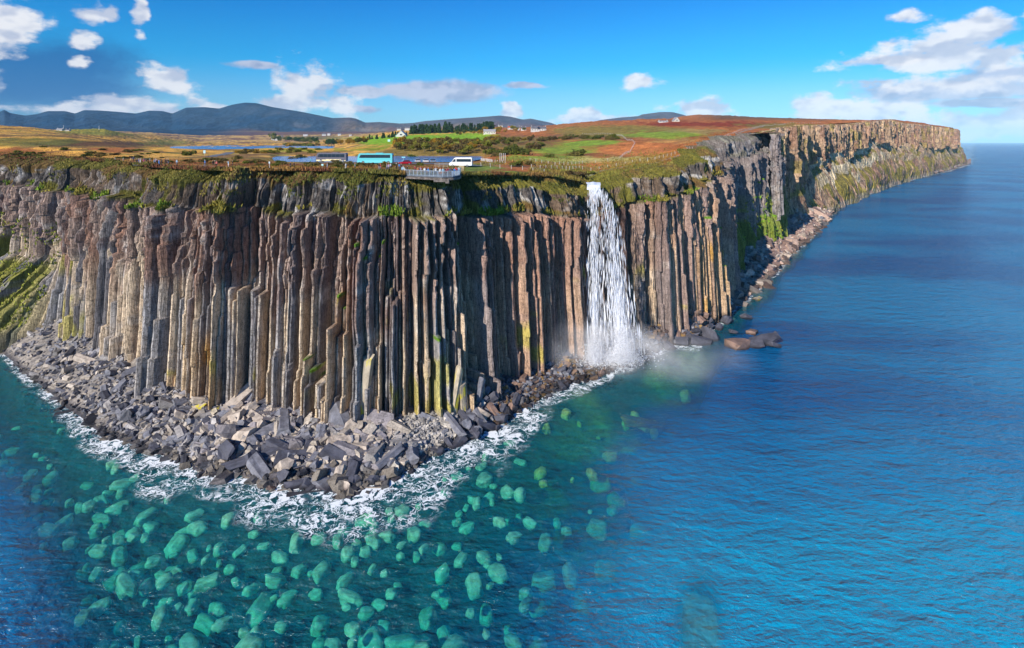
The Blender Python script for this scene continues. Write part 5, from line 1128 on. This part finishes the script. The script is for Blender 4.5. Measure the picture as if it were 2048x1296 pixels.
# ------------------------------------------------------------ houses
ROOFS = {'slate': pmat('slate_roof', (.10, .10, .12), .8, noise=.3, nscale=1), 'grey': pmat('grey_roof', (.26, .25, .27), .8, noise=.2, nscale=1), 'red': pmat('red_roof', (.42, .07, .04), .8, noise=.2, nscale=1), 'blue': pmat('blue_roof', (.12, .22, .34), .6), 'solar': pmat('solar_panel', (.02, .04, .12), .15)}
WALLW = pmat('harled_wall', (.48, .48, .46), .9, noise=.1, nscale=1); STONE = pmat('stone_wall', (.34, .29, .25), .95, noise=.3, nscale=.8); STONEL = pmat('pale_stone', (.50, .48, .42), .95, noise=.3, nscale=.8)
def house(px, y, wpx, hpx, roof, label, yaw=0.1, wall=None, dep=6.5, chim=2, extra=None, gable=False):
    p = gp(px, y); w = wpx * p.y / F; h = hpx * p.y / F; t = empty('house', p, yaw); tag(t, label, 'house'); wh, rh = h * .55, h * .45; wall = wall or WALLW
    dep = min(dep, max(w * .8, 3)) if not gable else w; wl = w if not gable else w
    if gable:    # ridge running away from the viewer
        mk('wall', wall, t, lambda bm: prism(bm, [(-w / 2, -1.5), (w / 2, -1.5), (w / 2, wh * .5), (0, h), (-w / 2, wh * .5)], 0, w * 1.2))
        rf = mk('roof', ROOFS[roof], t, lambda bm: [prism(bm, [(s_ * (w / 2 + .25), wh * .5 - .25), (0, h + .05), (0, h + .3), (s_ * (w / 2 + .35), wh * .5 - .05)], -.2, w * 1.2 + .2) for s_ in (-1, 1)])
        mk('window', GLASS, t, lambda bm: box(bm, (0, -.03, wh * .6), (w * .22, .08, wh * .4)))
    else:
        def wl_(bm):
            pts = [(-dep / 2, -1.5), (dep / 2, -1.5), (dep / 2, wh), (0, h - .15), (-dep / 2, wh)]; prism(bm, pts, -w / 2, w / 2); bmesh.ops.rotate(bm, verts=bm.verts, matrix=Matrix.Rotation(math.pi / 2, 3, 'Z'))
        mk('wall', wall, t, wl_)
        def rf_(bm):
            for s_ in (-1, 1): prism(bm, [(s_ * (dep / 2 + .3), wh - .15), (0, h), (0, h + .22), (s_ * (dep / 2 + .4), wh + .05)], -w / 2 - .15, w / 2 + .15)
            bmesh.ops.rotate(bm, verts=bm.verts, matrix=Matrix.Rotation(math.pi / 2, 3, 'Z'))
        rf = mk('roof', ROOFS[roof], t, rf_)
        for i in range(chim): x = (-w / 2 + .5) if i == 0 else (w / 2 - .5); mk('chimney', wall, rf, lambda bm: box(bm, (x, 0, h + .45), (.8, .6, 1.1)))
        n = max(2, int(w / 3.2))
        for i in range(n):
            x = -w / 2 + w * (i + .5) / n
            if i == n // 2: mk('door', pmat('door_paint', (.12, .16, .2), .5), t, lambda bm: box(bm, (x, -dep / 2 - .02, wh * .4), (1.0, .1, min(2.0, wh * .8))))
            else: wn_ = mk('window', GLASS, t, lambda bm: box(bm, (x, -dep / 2 - .02, wh * .55), (1.1, .1, min(1.2, wh * .45))))
        if extra == 'solar': mk('solar_panels', ROOFS['solar'], rf, lambda bm: prism(bm, [(-dep / 2 * .15, h * .93), (-dep / 2 * .85, wh + .62), (-dep / 2 * .85, wh + .68), (-dep / 2 * .15, h * .93 + .12)], -w * .3, w * .2)); rf.children[-1].rotation_euler = (0, 0, 0)
    return t
HZ = [(549, 281, 13, 8, 'slate', 'white cottage on the far shore of the blue loch', .1), (563, 277, 7, 5, 'slate', 'small farm building right of the white lochside cottage', .3), (611, 272.5, 9, 4, 'grey', 'low pale steading left in the plain beyond the loch', 0), (648, 271.5, 8, 4.5, 'slate', 'left one of two adjoining pale houses far out on the plain', .2),
      (658, 271, 6, 4, 'grey', 'right one of two adjoining pale houses far out on the plain', -.2), (679, 271, 6, 4.5, 'slate', 'lone tiny white house on the plain between the twin houses and the field', 0), (701, 272.5, 5, 3, 'grey', 'tiny pale shed on the plain nearest the conifers', 0),
      (798, 260.5, 8, 5, 'slate', 'pale house on the hillock behind the conifer end, left of two', .1), (815, 260, 10, 6, 'slate', 'pale house on the hillock behind the conifer end, right of two', -.1),
      (979, 268, 24, 9, 'grey', 'stone cottage with grey roof and end chimneys beside the green field', .05), (1001, 255, 9, 6, 'slate', 'white house half hidden by trees above the stone cottage', .3), (1021, 259, 11, 6, 'red', 'small house with red roof among the hamlet', .05),
      (1034, 260, 10, 7.5, 'slate', 'white gabled house right of the red roofed house', 0), (1047, 261, 10, 7, 'slate', 'white house in the middle of the hamlet', .1), (1077, 263, 30, 10, 'slate', 'large white house with solar panels at the right end of the hamlet', .12),
      (1326, 244.5, 18, 2.6, 'grey', 'long low white shed on the skyline left of the gabled cottage', .0), (121, 261, 12, 4, 'grey', 'long white farm buildings on the skyline of the left moor', 0), (136, 262, 8, 3, 'slate', 'small white farm building right of the long one on the left moor', .1)]
for (px, y, w, h, rf, lab, yaw) in HZ:
    house(px, y, w, h, rf, lab, yaw, wall=STONEL if 'stone' in lab else None, extra='solar' if 'solar' in lab else None)
house(802, 273.5, 18, 12, 'blue', 'white gabled house with blue roof beside the green field', .0, gable=True); house(1354, 243.5, 11, 8.5, 'grey', 'lone stone gabled cottage on the right hand skyline', .1, wall=STONEL, gable=True)
p = gp(794, 274); o = mk('garden_shed', pmat('green_shed', (.25, .45, .34), .7), None, lambda bm: (box(bm, (0, 0, 1.2), (4, 3, 2.6)), prism(bm, [(-2.2, 2.5), (2.2, 2.5), (0, 3.5)], -1.7, 1.7))); o.location = p; tag(o, 'small green shed left of the blue roofed house', 'shed')
p = gp(846, 281); o = mk('sheep_shelter', WHITE, None, lambda bm: (box(bm, (0, 0, .9), (3, 2, 1.8), bevel=.1), prism(bm, [(-1.7, 1.75), (1.7, 1.75), (1.2, 2.3), (-1.2, 2.3)], -1.1, 1.1))); o.location = p; tag(o, 'small white shelter at the lower edge of the green field', 'shelter')
for px, y, hh, lab in ((127, 259, 9, 'thin white mast above the left moor farm'), (198, 260, 7, 'thin white mast on the pale green rise'), (722, 270, 8, 'thin pole standing on the plain near the conifers')):
    p = gp(px, y); o = mk('mast', WHITE, None, lambda bm: (cyl(bm, (0, 0, -1), (0, 0, hh), .28, .12, n=6), cyl(bm, (-.9, 0, hh * .9), (.9, 0, hh * .9), .08, n=5))); o.location = p; tag(o, lab, 'mast')

# ------------------------------------------------------------ trees and scrub
def leaf_mat(name, a, b):
    m = bpy.data.materials.new(name); m.use_nodes = True; t = m.node_tree; bs = t.nodes['Principled BSDF']; bs.inputs['Roughness'].default_value = .9; bs.inputs['Specular IOR Level'].default_value = .1
    oi = N('ShaderNodeObjectInfo', t); tc_ = N('ShaderNodeTexCoord', t); n = N('ShaderNodeTexNoise', t); n.inputs['Scale'].default_value = 1.6; n.inputs['Detail'].default_value = 4; L(tc_.outputs['Object'], n.inputs['Vector'], t)
    f = M('ADD', M('MULTIPLY', oi.outputs['Random'], .6, tree=t), M('MULTIPLY', SS(n.outputs[0], .35, .65, t), .5, tree=t), tree=t, clamp=True); L(MIXC(f, a, b, t), bs.inputs['Base Color'], t); return m
LM = {'conifer': leaf_mat('conifer_needles', (.014, .038, .014), (.045, .085, .02)), 'autumn': leaf_mat('autumn_leaves', (.14, .10, .015), (.34, .19, .02)), 'scrub': leaf_mat('scrub_twigs', (.10, .06, .03), (.15, .13, .03)), 'gorse': leaf_mat('gorse_leaves', (.05, .065, .012), (.13, .14, .02)), 'birch': leaf_mat('birch_leaves', (.09, .12, .015), (.22, .20, .03))}
BARK = pmat('bark', (.10, .08, .06), .95, noise=.3, nscale=3)
def crown(kind, seed, nleaf):
    g = np.random.default_rng(seed)
    if kind == 'conifer':
        h = g.uniform(0, 1, nleaf) ** 1.25; a = g.uniform(0, 6.283, nleaf); tier = np.floor(h * 9) / 9; rad = (1 - h) ** .8 * 1.0 * g.uniform(.35, 1.0, nleaf) * (.75 + .5 * _h(np.floor(a * 2), np.floor(h * 9), 0 * a, seed))
        P = np.stack([np.cos(a) * rad, np.sin(a) * rad, .18 + h * .84 * 4.2], -1) ; P[:, 2] = .5 + h * 3.6 - rad * .3; s = g.uniform(.16, .36, nleaf)
    else:
        nb = 9 if kind == 'tree' else 7; cb = g.normal(0, 1, (nb, 3)) * (.45, .45, .32); cb[:, 2] = np.abs(cb[:, 2]) * (1.3 if kind == 'tree' else .9); rb = g.uniform(.3, .62, nb); i = g.integers(0, nb, nleaf)
        v = g.normal(0, 1, (nleaf, 3)); v /= np.linalg.norm(v, axis=1)[:, None]; v *= (g.uniform(.3, 1.0, nleaf) ** .5)[:, None]; P = cb[i] + v * rb[i][:, None]; P[:, 2] = P[:, 2] * .9 + (1.15 if kind == 'tree' else .25); P[:, 2] = np.maximum(P[:, 2], .02); s = g.uniform(.08, .2, nleaf)
    V = P[:, None] + g.normal(0, 1, (nleaf, 3, 3)) * s[:, None, None] * .8
    return mesh_np('crown', V.reshape(-1, 3), np.arange(nleaf * 3).reshape(-1, 3))
CR = {k: [crown(k, 10 + i + j * 10, n) for i in range(4)] for j, (k, n) in enumerate((('conifer', 620), ('tree', 800), ('bush', 650)))}
def trunk_mesh(h, seed):
    bm = bmesh.new(); cyl(bm, (0, 0, -.3), (0, 0, h), .10, .03, 7); g = random.Random(seed)
    for i in range(5): a = g.uniform(0, 6.28); z = h * g.uniform(.35, .8); cyl(bm, (0, 0, z), (math.cos(a) * .4, math.sin(a) * .4, z + .45), .035, .01, 5)
    me = bpy.data.meshes.new('trunk'); bm.to_mesh(me); bm.free(); me.materials.append(BARK); return me
TRK = {'conifer': [trunk_mesh(3.4, i) for i in range(2)], 'tree': [trunk_mesh(1.3, i) for i in range(2)], 'bush': [trunk_mesh(.5, i) for i in range(2)]}
CRM = {}
def plant(name, kind, mat, loc, ht, label, cat, group, wide=1.0):
    i = random.randrange(4); key = (kind, i, mat)
    if key not in CRM: me = CR[kind][i].copy(); me.materials.append(LM[mat]); CRM[key] = me
    full = {'conifer': 4.2, 'tree': 2.2, 'bush': 1.25}[kind]; s = ht / full
    t = empty(name, (loc[0], loc[1], loc[2] - .05 * ht), random.uniform(0, 6.28)); t.scale = (s * wide, s * wide, s); tag(t, label, cat, group)
    for nm, me in (('crown', CRM[key]), ('trunk', TRK[kind][i % 2])): o = bpy.data.objects.new(nm, me); C.objects.link(o); o.parent = t
def tree_row(pts, n, name, kind, mats, hpx, label, cat, group, jit=2.0, dep=40, wide=1.0):
    pts = np.array(pts, float)
    for i in range(n):
        px = random.uniform(pts[0, 0], pts[-1, 0]); y = float(np.interp(px, pts[:, 0], pts[:, 1])); p = gp(px, y + random.uniform(-jit, jit) * .5)
        d = p.y + random.uniform(0, dep); q = at(px, d); ht = random.uniform(*hpx) * p.y / F
        m = random.choice(mats); rel = (ht * F / p.y - hpx[0]) / (hpx[1] - hpx[0]); w1 = 'tall' if rel > .66 else 'short' if rel < .33 else 'mid-height'; mc = {'conifer': 'dark green', 'autumn': 'golden', 'scrub': 'brownish', 'gorse': 'deep green', 'birch': 'yellow green'}[m] if len(set(mats)) > 1 else ''
        plant(name, kind, m, q, ht, ' '.join(f'{w1} {mc} {label}, {("left", "middle", "right")[min(2, int(3 * (px - pts[0, 0]) / (pts[-1, 0] - pts[0, 0])))]} third'.split()), cat, group, wide)
tree_row([(822, 269), (880, 266), (940, 264), (990, 261)], 78, 'conifer_tree', 'conifer', ['conifer'], (13, 21), 'conifer of the plantation behind the green field', 'conifer', 'conifers behind the green field', 1, 60, 1.15)
tree_row([(735, 281), (790, 274), (822, 269)], 26, 'conifer_tree', 'conifer', ['conifer'], (6, 12), 'conifer of the belt left of the blue roofed house', 'conifer', 'conifer belt left of the blue roofed house', 1, 25, 1.2)
tree_row([(545, 281), (600, 284), (640, 287)], 26, 'lochside_tree', 'tree', ['gorse', 'conifer', 'birch'], (7, 14), 'rounded tree on the spit by the blue loch', 'tree', 'trees on the spit by the loch', 2, 60)
tree_row([(570, 292), (640, 292)], 24, 'lochside_bush', 'bush', ['autumn', 'birch', 'scrub'], (5, 8), 'bush along the loch shore', 'bush', 'bushes along the loch shore', 2, 20, 1.4)
tree_row([(655, 291), (690, 290), (735, 286)], 22, 'pine_tree', 'tree', ['conifer', 'gorse', 'autumn'], (8, 15), 'pine in the clump left of the green field', 'tree', 'pines left of the green field', 2, 40)
tree_row([(905, 271), (1000, 266), (1060, 262)], 26, 'autumn_tree', 'tree', ['autumn', 'birch', 'gorse', 'autumn'], (7, 12), 'tree round the stone cottage and hamlet', 'tree', 'autumn trees round the hamlet', 2, 50)
tree_row([(790, 303), (850, 305), (930, 309), (1000, 308)], 60, 'scrub_tree', 'tree', ['scrub', 'autumn', 'scrub', 'birch'], (11, 21), 'scrub willow on the far bank of the pond', 'tree', 'scrub willows on the far bank of the pond', 8, 30, 1.1)
tree_row([(800, 292), (900, 293), (1020, 288), (1060, 285)], 60, 'scrub_tree', 'tree', ['scrub', 'scrub', 'autumn', 'gorse'], (8, 15), 'scrub willow on the slope above the pond bank', 'tree', 'scrub willows above the pond', 10, 30, 1.2)
tree_row([(985, 312), (1040, 303), (1080, 296)], 26, 'thorn_bush', 'bush', ['scrub', 'gorse'], (7, 12), 'thorn bush on the slope right of the pond', 'bush', 'thorn bushes right of the pond', 8, 12, 1.5)
tree_row([(1080, 281), (1150, 276), (1250, 279)], 36, 'thorn_bush', 'bush', ['scrub', 'gorse', 'scrub'], (5, 9), 'thorn bush in the hillside thicket', 'bush', 'thorn bushes in the hillside thicket', 5, 12, 1.5)
for px, y, hpx, mt, lab in ((1040, 309, 16, 'gorse', 'dark green thorn bush left of the pasture'), (1162, 311, 15, 'gorse', 'big dark gorse bush in the middle of the rust bracken'), (1147, 312, 11, 'scrub', 'brown bush touching the big gorse bush'), (1100, 315, 8, 'gorse', 'small green bush on the pasture'), (1030, 333, 13, 'gorse', 'wide dark bush beside the outflow fence'), (1062, 330, 11, 'scrub', 'brown thorn bush right of the wide dark bush'),
                            (1140, 352, 13, 'scrub', 'brown bush above the stream left of the waterfall'), (1160, 354, 14, 'scrub', 'tall brown bush right beside the stream gully'), (1185, 350, 9, 'birch', 'olive bush above the lip of the waterfall'),
                            (600, 320, 12, 'scrub', 'rounded brown bush left of the charcoal coach'), (632, 333, 12, 'scrub', 'rounded brown bush in front of the charcoal coach nose'), (583, 322, 10, 'scrub', 'low brown bush at the left of the parking area'), (668, 326, 8, 'scrub', 'small brown bush before the charcoal coach middle'), (700, 329, 8, 'scrub', 'small bush between the two coaches'),
                            (722, 331, 8, 'scrub', 'low brown bush before the turquoise coach front'), (768, 331, 9, 'autumn', 'ochre bush before the turquoise coach rear'), (826, 318, 11, 'gorse', 'dark green bush behind the red hatchback'), (838, 331, 7, 'gorse', 'dark low bush right of the red hatchback'), (797, 350, 10, 'scrub', 'brown bush at the left end of the platform'), (383, 311, 12, 'gorse', 'dark bushes clump beside the road sign'), (475, 318, 8, 'scrub', 'low brown bush on the heath behind the path'), (540, 305, 7, 'birch', 'yellow green bush on the causeway bank')):
    p = gp(px, y); plant('bush', 'bush', mt, p, hpx * p.y / F, lab, 'bush', None, 1.5)
tree_row([(470, 306), (560, 305), (640, 304)], 30, 'bank_bush', 'bush', ['birch', 'autumn', 'scrub'], (4, 7), 'bush on the causeway bank between loch and pond', 'bush', 'bushes on the causeway bank', 6, 12, 1.6)
tree_row([(250, 322), (360, 323), (480, 326), (600, 333), (790, 333)], 60, 'heath_bush', 'bush', ['scrub', 'scrub', 'gorse'], (4, 8), 'heath bush between the cliff path and the road', 'bush', 'heath bushes behind the cliff path', 9, 8, 1.8)
tree_row([(0, 312), (120, 308), (230, 312), (330, 309)], 40, 'heath_bush', 'bush', ['scrub', 'gorse'], (3, 7), 'heath bush on the golden left moor', 'bush', 'heath bushes on the left moor', 22, 8, 2.0)

# ------------------------------------------------------------ people
SKIN = pmat('skin', (.50, .30, .21), .6); HAIRC = [pmat('hair_dark', (.04, .025, .02), .8), pmat('hair_fair', (.35, .24, .12), .8), pmat('hair_grey', (.4, .4, .4), .8), pmat('woolly_hat_red', (.45, .03, .03), .9), pmat('woolly_hat_white', (.7, .7, .68), .9)]
CLOTH = {'black': (.02, .02, .025), 'navy': (.02, .035, .11), 'blue': (.04, .18, .50), 'light_blue': (.30, .52, .68), 'white': (.70, .71, .72), 'maroon': (.25, .02, .045), 'red': (.52, .03, .05), 'orange': (.58, .16, .05), 'magenta': (.38, .03, .26), 'lilac': (.42, .30, .48), 'yellow': (.58, .34, .03), 'coral': (.62, .16, .14), 'turquoise': (.05, .42, .48), 'brown': (.14, .08, .05), 'grey': (.22, .23, .25), 'jeans': (.07, .11, .22)}
CLM = {k: pmat('cloth_' + k, v, .9, noise=.12, nscale=8) for k, v in CLOTH.items()}
def body_mesh(pose):
    J = {}; 
    def v(n, x, y, z, r0): J[n] = (Vector((x, y, z)), r0)
    v('pelvis', 0, 0, .93, .135); v('belly', 0, 0, 1.08, .13); v('chest', 0, .0, 1.28, .155); v('neck', 0, .0, 1.47, .062); v('head0', 0, -.015, 1.56, .082); v('head1', 0, -.02, 1.66, .096); v('crown', 0, -.005, 1.73, .06); v('nose', 0, -.115, 1.61, .018)
    st = {'stand': .02, 'walk': .20, 'lean': .04, 'photo': .03}[pose]
    for s_, sg in (('l', 1), ('r', -1)):
        sw = st * sg
        v('hip' + s_, .09 * sg, 0, .88, .10); v('knee' + s_, .10 * sg, -sw * .6 - .01, .49, .062); v('ank' + s_, .10 * sg, -sw * 1.0 + (.06 if sw < 0 else 0), .09, .042); v('toe' + s_, .11 * sg, -sw * 1.0 - .14, .035, .036)
        v('sh' + s_, .185 * sg, 0, 1.40, .066)
        if pose == 'photo' or (pose == 'lean'):
            el = (.24 * sg, -.16, 1.20); wr = (.10 * sg, -.34, 1.52) if pose == 'photo' else (.20 * sg, -.40, 1.10)
        elif pose == 'walk': el = (.25 * sg, .10 * sg, 1.13); wr = (.25 * sg, -.02 + .12 * sg, .90)
        else: el = (.25 * sg, .03, 1.12); wr = (.24 * sg, -.06, .87)
        v('el' + s_, *el, .046); v('wr' + s_, *wr, .032); dv = (Vector(wr) - Vector(el)).normalized(); pm = Vector(wr) + dv * .06; v('palm' + s_, *pm, .032)
        side_ = dv.cross(Vector((1, 0, 0))); side_ = side_.normalized() if side_.length > .1 else Vector((0, 1, 0))
        for f in range(4): b_ = pm + side_ * (.012 * (f - 1.5)) * 1.6; e_ = b_ + dv * (.055 + .012 * (f in (1, 2))) + Vector((-.012 * sg, 0, 0)); v(f'f{f}' + s_, *b_, .011); v(f'g{f}' + s_, *e_, .009)
        th = pm - side_ * .03 - dv * .02; v('th' + s_, *th, .012); v('ti' + s_, *(th - side_ * .025 + dv * .03), .009)
    E = [('pelvis', 'belly'), ('belly', 'chest'), ('chest', 'neck'), ('neck', 'head0'), ('head0', 'head1'), ('head1', 'crown'), ('head1', 'nose')]
    for s_ in 'lr':
        E += [('pelvis', 'hip' + s_), ('hip' + s_, 'knee' + s_), ('knee' + s_, 'ank' + s_), ('ank' + s_, 'toe' + s_), ('chest', 'sh' + s_), ('sh' + s_, 'el' + s_), ('el' + s_, 'wr' + s_), ('wr' + s_, 'palm' + s_), ('palm' + s_, 'th' + s_), ('th' + s_, 'ti' + s_)]
        for f in range(4): E += [('palm' + s_, f'f{f}' + s_), (f'f{f}' + s_, f'g{f}' + s_)]
    keys = list(J); me = bpy.data.meshes.new('skeleton'); me.from_pydata([J[k][0][:] for k in keys], [(keys.index(a), keys.index(b)) for a, b in E], [])
    o = bpy.data.objects.new('skeleton', me); C.objects.link(o); sk = o.modifiers.new('s', 'SKIN'); sk.use_smooth_shade = True
    for i, k in enumerate(keys): d_ = me.skin_vertices[0].data[i]; d_.radius = (J[k][1], J[k][1] * (.78 if k in ('chest', 'belly', 'pelvis') else 1)); d_.use_root = (k == 'pelvis')
    sb = o.modifiers.new('d', 'SUBSURF'); sb.levels = 1
    dg = bpy.context.evaluated_depsgraph_get(); out = bpy.data.meshes.new_from_object(o.evaluated_get(dg)); bpy.data.objects.remove(o); out.name = 'person_body'
    out.materials.clear(); [out.materials.append(m_) for m_ in (SKIN, CLM['black'], CLM['jeans'], RUB)]
    hands = [J['palml'][0], J['palmr'][0]]
    for pl_ in out.polygons:
        c_ = pl_.center; mi = 1
        if c_.z > 1.485: mi = 0
        elif min((c_ - h_).length for h_ in hands) < .115: mi = 0
        elif c_.z < .07 or (c_.z < .1 and c_.y < -.05): mi = 3
        elif c_.z < .92: mi = 2
        pl_.material_index = mi
    for h_ in hands: pass
    return out
POSES = {k: body_mesh(k) for k in ('stand', 'walk', 'lean', 'photo')}
def hair_mesh():
    bm = bmesh.new(); bmesh.ops.create_uvsphere(bm, u_segments=12, v_segments=8, radius=.115)
    bmesh.ops.delete(bm, geom=[v for v in bm.verts if v.co.z < -.02 and v.co.y < .0 or v.co.z < -.085], context='VERTS')
    for v in bm.verts: v.co = Vector((v.co.x * .95, v.co.y * 1.06 + .012, v.co.z * .95 + 1.675))
    me = bpy.data.meshes.new('hair'); bm.to_mesh(me); bm.free(); me.polygons.foreach_set('use_smooth', [True] * len(me.polygons)); me.materials.append(HAIRC[0]); return me
HAIR = hair_mesh()
def person(px, y, top, leg, label, pose='stand', face=None, z=None, hair=0, ht=1.72, group=None):
    if z is None: p = gp(px, y)
    else: d = (H - z) / (y - HY) * F; p = Vector((PX(px, d), d, z))
    o = bpy.data.objects.new('person', POSES[pose]); C.objects.link(o); o.location = (p.x, p.y, p.z + .15 * (z is None)); o.rotation_euler = (0, 0, random.uniform(0, 6.28) if face is None else face); s = ht / 1.78; o.scale = (s, s, s)
    for i, m_ in ((1, CLM[top]), (2, CLM[leg])): o.material_slots[i].link = 'OBJECT'; o.material_slots[i].material = m_
    tag(o, label, 'person', group); h_ = bpy.data.objects.new('hair', HAIR); C.objects.link(h_); h_.parent = o; h_.material_slots[0].link = 'OBJECT'; h_.material_slots[0].material = HAIRC[hair]; return o
PEOPLE = [(261, 327.5, 'yellow', 'brown', 'yellow jacket, leftmost on the cliff path', 'walk'), (267, 324, 'navy', 'black', 'dark navy coat behind the yellow jacket', 'stand'), (273.5, 330, 'black', 'black', 'black clothes left of the blue jacket pair', 'stand'), (277.5, 329.6, 'blue', 'jeans', 'bright blue jacket near the path start', 'stand'), (280.8, 330.8, 'white', 'white', 'all white clothes stepping along the path start', 'walk'),
    (287.7, 329.8, 'magenta', 'black', 'magenta jacket on the path', 'stand'), (292.3, 330.6, 'black', 'brown', 'black jacket right of the magenta jacket', 'stand'), (308.5, 331.4, 'light_blue', 'navy', 'pale blue top, leftmost of the mid path group', 'stand'), (311.5, 330.6, 'lilac', 'black', 'lilac top in the mid path group', 'photo'), (313.6, 331.8, 'black', 'black', 'tall black coat in the mid path group', 'stand'),
    (318, 332.4, 'blue', 'blue', 'blue clothes low beside the tall black coat', 'lean'), (323, 331.4, 'black', 'black', 'black and white outfit right end of the mid group', 'photo'), (331, 330.6, 'black', 'black', 'black clothes, first of the dark trio', 'stand'), (333.6, 330.5, 'brown', 'black', 'brown jacket, middle of the dark trio', 'stand'), (336.6, 330.6, 'black', 'jeans', 'black jacket and jeans, last of the dark trio', 'walk'),
    (353.7, 332, 'light_blue', 'jeans', 'pale blue jacket walking alone on the path', 'walk'), (409.8, 333, 'blue', 'jeans', 'blue jacket alone in the middle of the path', 'walk'), (425.9, 334.5, 'black', 'black', 'black coat left of the coral jacket pair', 'walk'), (430, 334.6, 'brown', 'black', 'dark brown coat beside the coral jacket', 'walk'), (433.4, 335.6, 'coral', 'black', 'coral jacket on the path', 'walk'),
    (456.8, 335.2, 'light_blue', 'white', 'pale blue and white outfit right of the coral jacket', 'photo'), (465.2, 334.6, 'black', 'black', 'small black clothed walker at the wide path bend', 'stand'), (580.9, 338.7, 'black', 'black', 'black coat, left of the pair below the brown bushes', 'stand'), (588, 338, 'brown', 'black', 'brown coat, right of the pair below the brown bushes', 'stand'), (621, 327.5, 'turquoise', 'black', 'turquoise coat by the charcoal coach nose', 'stand'),
    (654.5, 341.4, 'grey', 'jeans', 'grey top and jeans by the small sign', 'stand'), (691.8, 341, 'white', 'white', 'white top walking below the gap between coaches', 'walk'), (710, 341, 'grey', 'black', 'grey jacket alone below the turquoise coach', 'walk'), (758, 341.2, 'black', 'grey', 'black jacket in the tight pair left of the railing', 'stand'), (761, 341.6, 'maroon', 'jeans', 'maroon top in the tight pair left of the railing', 'stand'),
    (773.5, 342, 'grey', 'jeans', 'grey jacket approaching the platform', 'walk'), (776.8, 342.2, 'lilac', 'jeans', 'lilac jacket approaching the platform', 'walk'), (781.3, 340.6, 'white', 'black', 'white top and black trousers near the platform', 'walk'), (792.5, 340.5, 'brown', 'black', 'brown top just before the platform', 'stand'), (798.4, 340.8, 'blue', 'navy', 'royal blue jacket at the platform entry', 'stand'), (802.8, 341.2, 'black', 'black', 'black jacket at the platform entry', 'stand')]
for (px, y, top, leg, lab, pose) in PEOPLE: person(px, y, top, leg, 'person in ' + lab, pose, group='people on the clifftop path', hair=random.randrange(5))
PLAT = [(814.9, 345, 'black', 'black', 'black jacket alone at the platform back left', 0), (804.5, 346.5, 'light_blue', 'jeans', 'pale blue coat outside the left railing end', 0), (830, 345.6, 'maroon', 'black', 'maroon coat at the back behind the railing', 0), (835.8, 349, 'orange', 'jeans', 'orange top at the railing', 1), (838.4, 348.2, 'black', 'black', 'black top between orange and lilac', 0), (841.4, 348.5, 'lilac', 'black', 'lilac top at the railing', 1), (849, 349.3, 'white', 'navy', 'white top beside a navy coat', 1), (851.8, 348.6, 'navy', 'navy', 'navy coat at the railing', 0),
    (856.4, 350, 'blue', 'navy', 'bright blue coat at the railing', 2), (862.4, 349, 'black', 'jeans', 'black top standing apart on the platform', 0), (868.6, 350.4, 'grey', 'navy', 'grey jacket at the railing middle', 0), (872, 349.2, 'white', 'black', 'white jacket behind the grey jacket', 1), (874.8, 350.2, 'black', 'jeans', 'black jacket at the railing middle', 0), (880.4, 351, 'white', 'brown', 'white top over brown trousers', 1), (886, 350.8, 'light_blue', 'grey', 'pale blue top leaning on the railing', 2),
    (890.8, 350.2, 'black', 'black', 'black coat over the stone buttress', 0), (893.4, 351.2, 'maroon', 'black', 'maroon top over the stone buttress', 0), (896.6, 349.8, 'maroon', 'jeans', 'maroon hooded jacket near the curved end', 3), (900.2, 351.2, 'navy', 'black', 'navy coat near the curved end', 0), (904.8, 350.4, 'black', 'blue', 'black top and blue trousers near the curved end', 1), (908.8, 350.6, 'blue', 'blue', 'all blue clothes at the curved end', 0),
    (911.6, 347.5, 'red', 'black', 'bright red jacket at the back of the curved end', 3), (914, 349.5, 'maroon', 'navy', 'maroon jacket and navy trousers at the curved end', 0), (917, 348.8, 'light_blue', 'blue', 'pale blue jacket rightmost on the platform', 4)]
for (px, y, top, leg, lab, hr) in PLAT: person(px, y, top, leg, 'person in ' + lab, random.choice(['lean', 'lean', 'photo', 'stand']), random.uniform(-.5, .5), z=54.36, hair=hr, group='people on the viewing platform')

# ------------------------------------------------------------ give look-alike boulders and sunken stones their place
def ordinals():
    from collections import defaultdict
    O = ['first', 'second', 'third', 'fourth', 'fifth', 'sixth', 'seventh', 'eighth', 'ninth', 'tenth', 'eleventh', 'twelfth', 'thirteenth', 'fourteenth', 'fifteenth', 'sixteenth', 'seventeenth', 'eighteenth', 'nineteenth', 'twentieth']
    dd = defaultdict(list)
    for o in C.objects:
        if o.get('group') and 'label' in o.keys() and o.parent is None and o.get('category') not in ('person', 'car'): dd[o['label']].append(o)
    for k, v in dd.items():
        if 1 < len(v) <= 20:
            v.sort(key=lambda o: o.location.x / o.location.y)
            for i, o in enumerate(v):
                if len(k.split()) <= 13: o['label'] = f'{k}, {O[i]} from left'
ordinals()
def build_haze():
    bm = bmesh.new(); bmesh.ops.create_cube(bm, size=1)
    m = bpy.data.materials.new('haze_air'); m.use_nodes = True; t = m.node_tree; t.nodes.clear()
    v = N('ShaderNodeVolumePrincipled', t); v.inputs['Color'].default_value = (.36, .70, 1.0, 1); v.inputs['Density'].default_value = 3.0e-5; v.inputs['Anisotropy'].default_value = -.3
    o = N('ShaderNodeOutputMaterial', t); L(v.outputs[0], o.inputs['Volume'], t)
    b = bm_obj('haze', bm, m); b.location = (0, 5000, 330); b.scale = (160000, 50500, 720); stuff(b)
build_haze()
